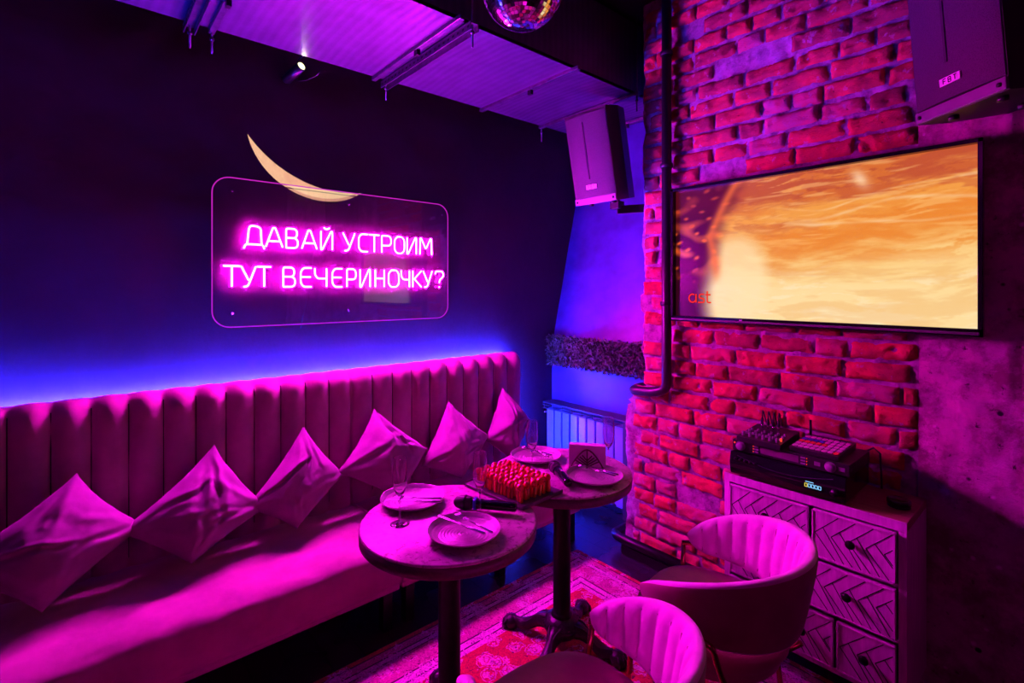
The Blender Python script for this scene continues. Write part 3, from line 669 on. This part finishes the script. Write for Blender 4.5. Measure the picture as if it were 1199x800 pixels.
for i in range(10):
    for j in range(6):
        k = 1 if (i < 2 or i == 8) and (i + j) % 3 else 0
        p = TRm @ Vector((-.118 + i * .0278 + random.uniform(-.004, .004), -.082 + j * .031 + random.uniform(-.005, .005), .0125 + .0))
        rot = (random.uniform(-.08, .08), random.uniform(-.08, .08), random.choice((0, PI / 2, PI, .4)) + random.uniform(-.2, .2))
        if not used[k]: o = first[k]; used[k] = True; o.location = p; o.rotation_euler = rot
        else: o = dup(first[k], p, rot=rot)
        o['label'] = '%s canape, %s from the sofa end in the %s row of the tray' % (('tomato-topped', 'berry-topped')[k], ORD[i], ('front', 'second', 'third', 'fourth', 'fifth', 'back')[j])

# napkin holder and napkins
NR = math.atan2(1.824 - 1.731, -1.458 + 1.583)
H = thing('napkin_holder', 'small carved dark wooden napkin holder with leaf cut-outs on the far table', 'napkin holder', (-1.532, 1.79, TT), NR)
m = MB().box((0, -.0, .004), (.17, .05, .008), bev=.001); m.build('base', 'dark_wood', H)
for yy in (-.022, .022):
    m = MB(); arch = [(-.078, yy, .006)]
    for k in range(13):
        q = k / 12; xx = -.075 + .15 * q; zz = .008 + .085 * (1 - abs(2 * q - 1) ** 1.7); arch.append((xx, yy, zz))
    m.tube(arch + [(.078, yy, .006)], .0035, 6)
    m.tube([(0, yy, .006), (0, yy, .09)], .003, 6)
    for k in range(1, 5):
        z = .004 + k * .014; x1 = .012 + k * .0 + (.062 - k * .009)
        for s_ in (-1, 1): m.tube([(0, yy, z * .7), (s_ * (.066 - k * .011), yy, z * .7 + .032 - k * .002)], .003, 6)
    m.build('leaf_panel', 'dark_wood', H)
NPK = MB()
for k in range(7): NPK.box((0, -.0165 + k * .0055, .060), (.168, .0045, .104), bev=.001)
tag(NPK.build('napkin_stack', 'white_card', loc=(-1.532, 1.79, TT), rot=(0, 0, NR)), 'stack of pink-lit white paper napkins standing in the wooden holder', 'napkins')

# ------------------------------------------------------------------ tub chairs
def make_chair(label, loc, rz):
    t = thing('tub_chair', label, 'chair', loc, rz, 'velvet tub chairs')
    AM = math.radians(126); RO = .282; NCH = 21
    def zt(q): return .792 - .150 * abs(q) ** 2.4
    def zb(q): return .520 + .050 * abs(q) ** 1.6
    def rad(q): return RO - .015 * abs(q) ** 3
    def shell(u, v):      # u: along the arc -1..1, v: round the section
        q = (2 * u - 1); e = min(1, (1 - abs(q)) / .14); e = math.sqrt(max(0, 1 - (1 - e) ** 2)) if e < 1 else 1
        th = q * AM; top, bot = zt(q), zb(q); mid = (top + bot) / 2 + (.02 * (1 - e)); hz = (top - bot) / 2 * (.02 + .98 * e)
        a = 2 * PI * v; c, s_ = math.cos(a), math.sin(a)
        cz = (abs(s_) ** .5) * (1 if s_ > 0 else -1); cr_ = (abs(c) ** .6) * (1 if c > 0 else -1)
        z = mid + hz * cz; lean = .030 * (z - .60) / .17
        thick = .021 * (.3 + .7 * e)
        r = rad(q) + lean + thick * cr_
        if c < 0:
            w = 1 - abs(((u * NCH) % 1) * 2 - 1) ** 2.5; r -= .012 * w * (1 - abs(cz) ** 4) * e
        return (r * math.cos(th) * 1.0, r * math.sin(th), z)
    m = MB().surf(lambda u, v: shell(u, v), 150, 32, cv=True); m.mi = [1 if (k % 32) in (0, 1, 2, 3, 4, 27, 28, 29, 30, 31) else 0 for k in range(len(m.f))]  # outer faces get the velvet with shade in its colour
    m.build('backrest', ['chair_velvet', 'chair_shaded_velvet'], t)
    # seams between the channels of the inner face
    m = MB()
    for k in range(1, NCH):
        pts = []
        for j in range(9):
            q = 2 * k / NCH - 1; e = min(1, (1 - abs(q)) / .14); e = math.sqrt(max(0, 1 - (1 - e) ** 2)) if e < 1 else 1
            zz = zb(q) + (zt(q) - zb(q)) * (.12 + .76 * j / 8); mid = (zt(q) + zb(q)) / 2; zz = mid + (zz - mid) * e
            r = rad(q) + .030 * (zz - .60) / .17 - .0200 * (.3 + .7 * e); th = q * AM; pts.append((r * math.cos(th), r * math.sin(th), zz))
        m.tube(pts, .0022, 5)
    m.build('seam', 'chair_shaded_velvet', t)
    # seat
    def outline(a):
        x = .005 + .265 * math.cos(a); y = .262 * math.sin(a)
        k = 1 + .10 * (abs(math.sin(2 * a)) ** 2) * (math.cos(a) < 0); return x * k, y * k
    sp = [(0, .525), (.5, .528), (.8, .522), (.94, .512), (.995, .492), (1.0, .475), (.985, .455), (.93, .438), (.90, .425), (.88, .40), (.80, .385), (0, .383)]
    def seat(u, v):
        i = int(round(v * (len(sp) - 1))); k, z = sp[i]; x, y = outline(2 * PI * u); return (x * k * .94, y * k * .94, z)
    m = MB().surf(seat, 64, len(sp) - 1, cu=True); m.build('seat', 'chair_seat_velvet', t)
    for s_ in (-1, 1):
        a = fillet([(-.19, s_ * .245, .575), (-.10, s_ * .300, .580), (.10, s_ * .305, .575), (.115, s_ * .275, .48), (.155, s_ * .245, .37), (.20, s_ * .235, .0)], .02, 4)
        m = MB().tube(a, .0095, 10); m.lathe([(.012, 0), (.012, .012)], 12, (.20, s_ * .245, 0), mi=1); m.build('leg', ['brass', 'black_plastic'], t)
        m = MB().tube(fillet([(-.19, s_ * .262, .565), (-.185, s_ * .235, .46), (-.20, s_ * .22, .37), (-.235, s_ * .235, .0)], .03, 4), .0095, 10); m.lathe([(.012, 0), (.012, .012)], 12, (-.235, s_ * .235, 0), mi=1); m.build('leg', ['brass', 'black_plastic'], t)
    m = MB().tube([(.16, -.245, .374), (.16, .245, .374)], .008, 8); m.tube([(-.20, -.22, .374), (-.20, .22, .374)], .008, 8); m.tube([(-.20, 0, .374), (.16, 0, .374)], .008, 8); m.tube([(.16, 0, .374), (.285, 0, .50)], .009, 8); m.build('under_frame', 'brass', t)
    return t
ch = make_chair('velvet tub chair with channelled back in front of the patterned chest of drawers', (-.890, 1.705, .013), .18)
dup(ch, (-.886, .972, .013), -.10, label='velvet tub chair nearest the camera, beside the near round table')

# ------------------------------------------------------------------ chest of drawers
CH = thing('chest_of_drawers', 'pale wooden chest with herringbone drawer fronts against the brick pier', 'chest', (-.78, 2.445, 0))
W2, Dp, HT = .34, .165, .795
m = MB().box((0, 0, HT - .0175), (2 * W2, 2 * Dp, .035), bev=.002); m.build('top', 'chest_top_wood', CH)
m = MB().box((0, -Dp + .001, HT - .0175), (2 * W2 + .002, .006, .037), bev=.001); m.build('top_edge', 'chest_wood', CH)
m = MB(); m.box((-W2 + .0125, 0, .435), (.025, 2 * Dp, .645), bev=.001); m.box((W2 - .0125, 0, .435), (.025, 2 * Dp, .645), bev=.001); m.box((0, Dp - .006, .435), (2 * W2 - .05, .01, .645)); m.box((0, 0, .125), (2 * W2 - .05, 2 * Dp - .01, .022))
for zz in (.345, .553): m.box((0, -.005, zz), (2 * W2 - .05, 2 * Dp - .03, .014))
m.build('carcass', 'chest_wood', CH)
for xx in (-W2 + .04, W2 - .04):
    for yy in (-Dp + .03, Dp - .03):
        m = MB().tube([(xx, yy, .114), (xx, yy, 0)], [.018, .012], 12); m.build('leg', 'chest_wood', CH)
def drawer(xa, xb, za, zb_):
    w, h = xb - xa, zb_ - za; cx, cz = (xa + xb) / 2, (za + zb_) / 2; y = -Dp - .006
    m = MB().box((cx, y, cz), (w - .006, .018, h - .006), bev=.0015)
    for s_ in (0, 1):   # thin frame lip
        m.box((cx, y - .011, (za + .006) if s_ == 0 else (zb_ - .006)), (w - .008, .004, .006)); m.box(((xa + .006) if s_ == 0 else (xb - .006), y - .011, cz), (.006, .004, h - .008))
    def line(x0, z0, x1, z1):
        dx, dz = x1 - x0, z1 - z0; L = math.hypot(dx, dz)
        if L < .006: return
        R = Matrix.Rotation(-math.atan2(dz, dx), 3, 'Y'); m.box(((x0 + x1) / 2, y - .0093, (z0 + z1) / 2), (L, .0012, .0032), mi=1, rot=R)
    x0, x1, z0, z1 = xa + .010, xb - .010, za + .010, zb_ - .010; zm = z0 + (z1 - z0) * .52; sp_ = .058
    k = 0
    x = x0 + .004
    while x < x1:
        d1 = min(z1 - zm, (x1 - x)); line(x, zm, x + d1, zm + d1 * 1.0)
        for off in (0, sp_ / 2):
            if x + off < x1: d2 = min((zm - z0) / 1.25, x1 - x - off); line(x + off, zm + (off if off else 0) * .95, x + off + d2, zm + (off if off else 0) * .95 - d2 * 1.25 - (off * .95 if d2 < x1 - x - off else 0))
        x += sp_
    d = m.build('drawer', ['chest_wood', 'groove_black'], CH)
    kx = cx
    kb = MB(); kb.M = Matrix.Translation((kx, y - .009, cz + .005)) @ Matrix.Rotation(PI / 2, 4, 'X'); kb.lathe([(.006, 0), (.006, .012), (.015, .016), (.017, .022), (.013, .028), (0, .029)], 20); kb.build('knob', 'black_metal', d)
ox = -.78
for xa, xb, za, zb_ in ((-1.092, -.760, .562, .755), (-.750, -.468, .562, .755), (-1.092, -.785, .354, .546), (-.775, -.468, .354, .546), (-1.092, -.900, .140, .338), (-.892, -.670, .140, .338), (-.662, -.468, .140, .338)):
    drawer(xa - ox, xb - ox, za, zb_)

# karaoke gear on the chest
A = thing('karaoke_amplifier', 'glossy black amplifier with lit digits, lowest unit on the chest', 'amplifier', (-.858, 2.43, .7955))
m = MB()
def ampf(u, v):
    x = -.228 + .456 * u; z = .012 + .098 * v; return (x, -.158 - .012 * math.sin(PI * v) - .006 * math.sin(u * PI), z)
m.surf(ampf, 24, 8); m.box((0, .0, .061), (.456, .314, .098), bev=.004); m.build('housing', 'gloss_black', A)
m = MB(); m.surf(lambda u, v: (-.19 + .38 * u, -.176 - .002 * math.sin(PI * v), .100 - .030 * math.sin(PI * u) + .003 * v), 20, 3); m.build('trim_line', 'galvanised', A)
for xx in (-.19, .19):
    for yy in (-.12, .12): m = MB().lathe([(.015, 0), (.015, .012)], 12, (xx, yy, 0)); m.build('foot', 'black_plastic', A)
m = MB()
for k in range(5):
    x = .092 + k * .0125; fr_ = [(x - .0045, .045), (x + .0045, .045), (x + .0045, .058), (x - .0045, .058)]
    for q in range(4):
        a, b = fr_[q], fr_[(q + 1) % 4]; m.box(((a[0] + b[0]) / 2, -.175, (a[1] + b[1]) / 2), (max(.0022, abs(a[0] - b[0]) + .001), .001, max(.002, abs(a[1] - b[1]))), mi=0 if k else 1)
m.box((.105, -.175, .066), (.03, .001, .0025)); m.build('display', ['digit_cyan', 'digit_yellow'], A)
m = MB()
for k in range(5): m.tube([(-.20 + k * .022, -.168, .085), (-.20 + k * .022, -.182, .085)], .005, 10)
m.tube([(.195, -.166, .05), (.195, -.186, .05)], .014, 18); m.build('buttons', 'black_plastic', A)

U = thing('wireless_receiver', 'black wireless microphone receiver with two round knobs, stacked on the amplifier', 'receiver', (-.852, 2.42, .9075))
m = MB().box((0, 0, .026), (.464, .27, .048), bev=.002); m.build('housing', 'black_plastic', U)
m = MB().box((-.03, -.1355, .027), (.155, .002, .028)); m.build('display', 'receiver_window', U)
for xx in (-.195, .165):
    m = MB(); m.M = Matrix.Translation((xx, -.135, .026)) @ Matrix.Rotation(PI / 2, 4, 'X'); m.lathe([(.021, 0), (.021, .002), (.019, .003), (.019, .001), (.016, .001), (.016, .014), (.014, .016), (0, .016)], 28); m.build('knob', 'grey_plastic', U)
m = MB()
for xx in (-.125, .065):
    for k in range(3): m.box((xx, -.136, .014 + k * .012), (.018, .002, .006))
for k, xx in enumerate((.118, .205)): m.box((xx, -.136, .026), (.022, .002, .016), bev=.0005)
m.build('buttons', 'grey_plastic', U)
m = MB()
m.box((-.222, -.136, .036), (.006, .002, .006))
for k in range(3): m.box((-.138, -.136, .014 + k * .012), (.003, .002, .003)); m.box((.079, -.136, .014 + k * .012), (.003, .002, .003))
m.build('indicator_lights', 'tiny_red', U)
m = MB().tube([(.015, .10, .05), (.015, .10, .145)], [.006, .005], 8); m.build('antenna', 'black_metal', U)
m = MB(); m.tube([(.20, .136, .03), (.24, .16, .06), (.262, .165, .04), (.268, .16, -.06), (.27, .155, -.105)], .004, 6); m.build('power_cord', 'black_plastic', U)

X_ = thing('audio_mixer', 'small black audio mixer with fader knobs on top of the receiver', 'mixer', (-.963, 2.375, .9585))
def wedge(hx, y0, y1, h0, h1): return [(-hx, y0, 0), (hx, y0, 0), (hx, y1, 0), (-hx, y1, 0), (-hx, y0, h0), (hx, y0, h0), (hx, y1, h1), (-hx, y1, h1)]
HEX = [(3, 2, 1, 0), (4, 5, 6, 7), (0, 1, 5, 4), (1, 2, 6, 5), (2, 3, 7, 6), (3, 0, 4, 7)]
m = MB().add(wedge(.093, -.11, .11, .022, .040), HEX); m.build('housing', 'black_plastic', X_)
def mz(y): return .022 + (y + .11) / .22 * .018
for k in range(6):
    xx = -.075 + k * .029; m = MB()
    m.box((xx, -.085, mz(-.085) + .010), (.009, .012, .020), bev=.002); m.build('fader_knob', 'grey_plastic', X_)
m = MB()
for k in range(6):
    for j in range(3): xx = -.075 + k * .029; yy = -.05 + j * .028; m.lathe([(.0055, 0), (.005, .010), (0, .011)], 10, (xx, yy, mz(yy)))
m.build('small_knobs', 'grey_plastic', X_)
m = MB().lathe([(.0045, 0), (.0045, .012), (0, .013)], 10, (.078, -.06, mz(-.06))); m.build('lit_knob', 'tiny_red', X_)
for k, xx in enumerate((-1.018, -.992, -.968, -.945)):
    t = thing('jack_cable', ('leftmost', 'second from left', 'third from left', 'rightmost')[k] + ' black audio cable with silver plug standing in the mixer', 'cable', (xx, 2.445, .997), 0, 'jack cables plugged into the mixer')
    m = MB().tube([(0, 0, -.004), (0, 0, .016)], .004, 8); m.build('plug', 'chrome', t)
    m = MB().tube([(0, 0, .014), (0, 0, .044)], [.0075, .005], 8); m.tube([(0, 0, .042), (-.003, .01, .062), (-.010, .03, .070), (-.018, .06, .055), (-.018, .09, .0)], .0032, 6); m.build('cable', 'black_plastic', t)
Pd = thing('pad_controller', 'pad controller with pink, orange and blue pads on top of the receiver', 'controller', (-.755, 2.415, .9585))
m = MB().add(wedge(.092, -.115, .115, .018, .028), HEX); m.build('housing', 'black_plastic', Pd)
for r_ in range(5):
    for k in range(8):
        xx = -.078 + k * .0222; yy = -.085 + r_ * .042 * .9; zz = .018 + (yy + .115) / .23 * .010 + .0025
        mt = 'pad_pink'
        if r_ == 2 and k < 5: mt = 'pad_orange'
        if r_ == 3 and k < 4: mt = 'pad_blue'
        if r_ == 0 and k == 7: mt = 'pad_orange'
        m = MB().box((xx, yy, zz), (.017, .024, .005), bev=.001); m.build('pad', mt, Pd)
PK = thing('round_tin', 'flat black round tin with a dark lid on the corner of the chest', 'tin', (-.495, 2.435, .7955))
m = MB().lathe([(0, 0), (.036, 0), (.038, .003), (.038, .018), (.036, .02), (0, .02)], 32); m.build('bottom', 'black_plastic', PK)
m = MB().lathe([(.0395, .012), (.0395, .026), (.036, .030), (.030, .030), (.028, .027), (0, .027)], 32); m.build('lid', 'gloss_black', PK)

# ------------------------------------------------------------------ television
TV = thing('television', 'large wall television showing a blurred orange and cream picture', 'television', (-.910, 2.580, 1.84))
tw, th_ = .6475, .371
m = MB().box((0, .000, 0), (2 * tw - .02, .025, 2 * th_ - .02), bev=.006); m.build('housing', 'black_plastic', TV)
fb = MB(); bz = .016
fb.box((0, -.030, th_ - bz / 2), (2 * tw, .036, bz), bev=.002); fb.box((0, -.030, -th_ + .015), (2 * tw, .036, .030), bev=.002)
for s_ in (-1, 1): fb.box((s_ * (tw - bz / 2), -.030, 0), (bz, .036, 2 * th_), bev=.002)
fb.build('bezel', 'gloss_black', TV)
m = MB().box((0, -.052, -th_ + .012), (2 * tw - .02, .008, .010), bev=.002); m.build('lower_trim', 'speaker_strip', TV)
m = MB().box((-.25, -.0495, -th_ + .020), (.014, .002, .007), bev=.0005); m.build('badge', 'badge_silver', TV)
def lerp3(a, b, t_): t_ = max(0, min(1, t_)); return tuple(a[i] + (b[i] - a[i]) * t_ for i in range(3))
def sst(a, b, x): x = max(0, min(1, (x - a) / (b - a))); return x * x * (3 - 2 * x)
def s2l(c): return tuple((v / 255 / 12.92 if v / 255 <= .04045 else ((v / 255 + .055) / 1.055) ** 2.4) for v in c)
def picture(u, v):       # moving-flame footage: u to the right, v up
    wx = u + .05 * fbm(u, v, 3, 3, 2); wy = v + .05 * fbm(u, v, 7, 3, 2) - .12 * (u - .5) ** 2
    n1 = fbm(wx * 1.2, wy * 3.0, 1, 2.2, 5); n2 = fbm(wx, wy * 2.6, 5, 5, 5); n3 = fbm(wx * .5, wy * 3.2, 9, 7, 3)
    cream, yel, org, ro, dk = (255, 222, 158), (250, 186, 92), (238, 136, 44), (196, 84, 44), (52, 4, 26)
    s = v + .10 * n1 + .06 * n2 + .10 * math.sin(u * 3 + .5) * (v > .3)
    c = lerp3(cream, (252, 205, 128), sst(.08, .46, s)); c = lerp3(c, org, sst(.36, .62, s)); c = lerp3(c, (243, 158, 66), sst(.60, .74, s + .08 * n2)); c = lerp3(c, ro, sst(.78, .95, s + .05 * n3))
    c = lerp3(c, org, .5 * sst(.05, .3, n2) * sst(.3, .5, v)); c = lerp3(c, ro, .45 * sst(.1, .4, n1) * sst(.5, .7, v))
    c = lerp3(c, (255, 236, 196), .55 * sst(.0, .5, n2 + .3 * n3) * sst(.5, .2, v)); c = lerp3(c, (236, 168, 96), .30 * sst(.0, .5, n1 - n3 * .4) * sst(.55, .3, v)); c = lerp3(c, (255, 196, 120), .5 * sst(.15, .5, n3) * sst(.4, .6, v))
    # arch of light on the left
    dd = math.hypot((u - .27) / .15, (v - .28) / .40); c = lerp3(c, (255, 228, 172), .8 * sst(1.1, .6, dd) * sst(.75, .55, v))
    # pale filaments
    for a, b, k, w in ((.80, .05, 7, .006), (.72, .035, 9, .010), (.64, .03, 6, .008)):
        yy = a + b * math.sin(u * k + a * 9) + .03 * nz(u, a, 3, 6); c = lerp3(c, (255, 226, 190), .65 * math.exp(-((v - yy) / w) ** 2) * sst(.35, .55, u) * (.5 + .5 * nz(u, v, 4, 9)))
    c = lerp3(c, (255, 214, 176), .8 * math.exp(-(((u - .70) / .025) ** 2 + ((v - .90 + (u - .7) * 1.2) / .05) ** 2)))
    # dark woven corner at the left
    bd = .18 + .05 * nz(v, 2, 0, 3) + .05 * sst(.45, .9, v) + .05 * sst(.75, 1, v) - .03 * sst(.5, .2, v); q = sst(bd + .05, bd - .06, u)
    web = max(0, math.sin((u * 60 + v * 22) + 5 * nz(u, v, 1, 4))) ** 3 * max(0, math.sin(v * 70 - u * 40 + 4 * nz(u, v, 2, 4))) ** 2
    web2 = max(0, nz(u * 1.5, v * 1.5, 8, 7)) * 1.6
    dkc = lerp3(dk, (235, 92, 34), min(1, web * 1.2 + web2 * 1.3) * sst(.18, .5, v)); dkc = lerp3(dkc, (120, 20, 30), sst(.6, .9, v) * .5)
    c = lerp3(c, dkc, q)
    ar = abs(u - (.155 + .35 * max(0, v - .62) ** .9 + .03 * math.sin(v * 5))); c = lerp3(c, (242, 110, 34), .8 * math.exp(-(ar / .022) ** 2) * sst(.22, .4, v))
    return s2l(c)
NU, NVv = 260, 150; sw, sh0, sh1 = tw - bz, -th_ + .030, th_ - bz
me_ = MB().surf(lambda u, v: (-sw + 2 * sw * u, -.0155, sh0 + (sh1 - sh0) * v), NU, NVv)
sc = me_.build('screen', 'black_plastic', TV)
ca = sc.data.color_attributes.new('picture', 'FLOAT_COLOR', 'POINT')
buf = []
for i in range(NU + 1):
    for j in range(NVv + 1): buf += list(picture(i / NU, j / NVv)) + [1.0]
ca.data.foreach_set('color', buf)
t = NT('screen_picture'); at = t.n('ShaderNodeAttribute', attribute_name='picture'); t.set(Base_Color=(.01, .01, .01), Roughness=.25, Emission_Color=at.outputs[0], Emission_Strength=SCREEN_S); M['screen_picture'] = t.m
sc.data.materials.clear(); sc.data.materials.append(t.m)
m = MB(); lx, lz, r_ = 0, 0, .0030     # ast
def arc(cx, cz, rx, rz_, a0, a1, n=14): return [(cx + rx * math.cos(math.radians(a0 + (a1 - a0) * k / n)), -.0175, cz + rz_ * math.sin(math.radians(a0 + (a1 - a0) * k / n))) for k in range(n + 1)]
m.tube(arc(lx, lz, .016, .017, 60, 330), r_, 6); m.tube([(lx + .016, -.0175, lz + .018), (lx + .016, -.0175, lz - .018)], r_, 6)
m.tube(fillet([(lx + .052, -.0175, lz + .017), (lx + .032, -.0175, lz + .017), (lx + .030, -.0175, lz + .002), (lx + .052, -.0175, lz - .002), (lx + .052, -.0175, lz - .017), (lx + .026, -.0175, lz - .017)], .008), r_, 6)
m.tube(fillet([(lx + .066, -.0175, lz + .030), (lx + .066, -.0175, lz - .017), (lx + .082, -.0175, lz - .017)], .010), r_, 6); m.tube([(lx + .058, -.0175, lz + .015), (lx + .080, -.0175, lz + .015)], r_, 6)
m.v = [Vector((-.530 + v.x * 1.3, v.y, sh0 + .098 + v.z * 1.3)) for v in m.v]; m.build('screen_logo', 'screen_logo_red', sc)

# ------------------------------------------------------------------ loudspeakers
def speaker(label, loc, rz, tilt, w=.345, h=.60, d=.30, arm=None):
    t = thing('loudspeaker', label, 'loudspeaker', loc, rot=(0, 0, rz), group='black wall loudspeakers')
    K = Matrix.Rotation(tilt, 4, 'X')
    m = MB(); m.M = K; hw_ = w / 2; bk = hw_ * .66
    poly = [(-hw_, 0), (hw_, 0), (hw_, .12), (bk, d), (-bk, d), (-hw_, .12)]
    m.prism(poly, 0, h); m.build('cabinet', 'black_plastic', t)
    m = MB(); m.M = K; m.surf(lambda u, v: (-hw_ + .004 + (w - .008) * u, -.004 - .018 * math.sin(PI * u) ** .7, .045 + (h - .065) * v), 20, 4, mi=0)
    m.surf(lambda u, v: (-hw_ + .004 + (w - .008) * u, (-.004 - .018 * math.sin(PI * u) ** .7) * v, .045), 20, 1); m.surf(lambda u, v: (-hw_ + .004 + (w - .008) * u, (-.004 - .018 * math.sin(PI * u) ** .7) * v, h - .02), 20, 1); g = m.build('grille', 'speaker_grille', t)
    m = MB(); m.M = K; m.box((-.01, -.0235, h * .58), (.010, .004, h * .62)); m.build('grille_slot', 'groove_black', g)
    m = MB(); m.M = K; m.box((-.0, -.0245, .105), (.080, .004, .026), bev=.001); bd = m.build('badge', 'badge_silver', g)
    m = MB(); m.M = K
    def seg(x0, z0, x1, z1): m.box(((x0 + x1) / 2, -.0270, .105 + (z0 + z1) / 2), (max(.003, abs(x1 - x0)), .001, max(.003, abs(z1 - z0))))
    for x0, strokes in ((-.024, ((0, -.008, 0, .008), (0, .008, .011, .008), (0, 0, .009, 0))), (-.004, ((0, -.008, 0, .008), (0, .008, .009, .008), (0, 0, .009, 0), (0, -.008, .009, -.008), (.010, -.008, .010, .008))), (.016, ((.006, -.008, .006, .008), (0, .008, .012, .008)))):
        for a, b, c, e in strokes: seg(x0 + a, b, x0 + c, e)
    m.build('badge_letters', 'groove_black', bd)
    m = MB(); m.M = K; m.box((0, -.004, .022), (w, .012, .040), bev=.003)
    for s_ in (-1, 1): m.tube([(s_ * (hw_ - .02), -.008, .022), (s_ * (hw_ - .02), -.014, .022)], .007, 10, mi=1)
    m.build('front_strip', ['speaker_strip', 'black_metal'], t)
    for xx, yy in ((-.08, .05), (.10, .05), (0, .22)): m = MB(); m.M = K; m.lathe([(.016, 0), (.016, -.015), (0, -.015)], 12, (xx, yy, 0)); m.build('foot', 'black_plastic', t)
    inv = (Matrix.Translation(loc) @ Matrix.Rotation(rz, 4, 'Z')).inverted()
    m = MB(); p = [inv @ Vector(q) for q in arm]; m.M = Matrix.Identity(4)
    dv = (p[1] - p[0]); q = dv.to_track_quat('X', 'Z').to_matrix(); m.box((p[0] + p[1]) / 2, (dv.length, .05, .05), bev=.003, rot=q); m.box(p[0] + Vector((0, 0, .03)), (.07, .06, .05), bev=.004)
    m.build('wall_bracket', 'black_metal', t)
    return t
speaker('black loudspeaker hanging high in the corner by the duct, left of the brick pier', (-2.035, 2.462, 2.185), 0, math.radians(12), .325, .56, .26, arm=[(-1.98, 2.60, 2.15), (-1.76, 2.82, 2.165)])
speaker('black loudspeaker hanging above the right corner of the television', (-.295, 2.275, 2.262), math.radians(-40.9), math.radians(5), .345, .62, .28, arm=[(-.08, 2.42, 2.22), (.02, 2.63, 2.22)])

# ------------------------------------------------------------------ radiator niche
RD = thing('radiator', 'white sectional radiator with a black grille top below the fringe garland', 'radiator', (-2.53, 2.955, .10))
m = MB()
for k in range(9):
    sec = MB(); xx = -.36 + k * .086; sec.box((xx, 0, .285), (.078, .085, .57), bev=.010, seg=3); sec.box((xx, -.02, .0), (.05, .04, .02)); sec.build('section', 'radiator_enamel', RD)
m = MB(); m.tube([(-.405, .01, .53), (-.47, .01, .53)], .018, 10); m.tube([(-.44, .01, .53), (-.44, -.03, .53)], .012, 10); m.lathe([(.020, .0), (.02, .03)], 12, (-.455, .01, .02)); m.tube([(-.405, .01, .03), (-.47, .01, .03)], .014, 10); m.build('valve', 'chrome', RD)
m = MB(); m.box((.0, -.0, .620), (.84, .13, .012), bev=.002)
for k in range(9): m.box((-.40 + k * .10, -.064, .598), (.006, .004, .05))
m.box((0, -.064, .575), (.84, .004, .006)); m.box((0, -.064, .60), (.84, .004, .004))
m.build('shelf', 'shelf_black', RD)
m = MB(); m.box((.40, -.06, .27), (.035, .02, .68)); m.build('side_post', 'shelf_black', RD)
m = MB(); random.seed(3)
def leafq(p, s, mi=0):
    a = Vector((random.uniform(-1, 1), random.uniform(-1, .2), random.uniform(-1, 1))).normalized(); b = a.cross(Vector((random.random(), random.random(), random.random()))).normalized()
    m.add([p, p + a * s * .5 + b * s * .35, p + a * s, p + a * s * .5 - b * s * .35], [(0, 1, 2, 3)], mi)
m.box((-2.42, 3.045, 1.145), (1.14, .02, .20))
for k in range(9000):
    p = Vector((random.uniform(-2.985, -1.86), 3.02 - random.uniform(0, .055), 1.145 + random.uniform(-.122, .118))); leafq(p, random.uniform(.014, .03))
tag(m.build('moss_garland', 'moss'), 'thick fringe of moss garland across the niche wall above the radiator', 'garland')

# pipes
m = MB().tube(fillet([(-1.615, 2.585, 3.38), (-1.615, 2.585, 1.065), (-1.70, 2.585, 1.035), (-1.86, 2.60, 1.02), (-1.885, 2.68, 1.02), (-1.885, 2.74, 1.02)], .07, 8), .028, 16)
for zz in (3.0, 2.35, 1.55): m.lathe([(.032, 0), (.036, .004), (.036, .022), (.032, .026)], 16, (-1.615, 2.585, zz))
tag(m.build('conduit_pipe', 'black_plastic'), 'black vertical pipe on the brick pier bending left below the television', 'pipe')
m = MB().tube(fillet([(-1.995, 2.95, .09), (-1.995, 2.570, .09), (-1.16, 2.570, .09)], .06, 8), .028, 14); m.box((-1.54, 2.575, .03), (.76, .03, .06), bev=.004)
tag(m.build('heating_pipe', 'black_metal'), 'black pipe running along the foot of the brick pier', 'pipe')
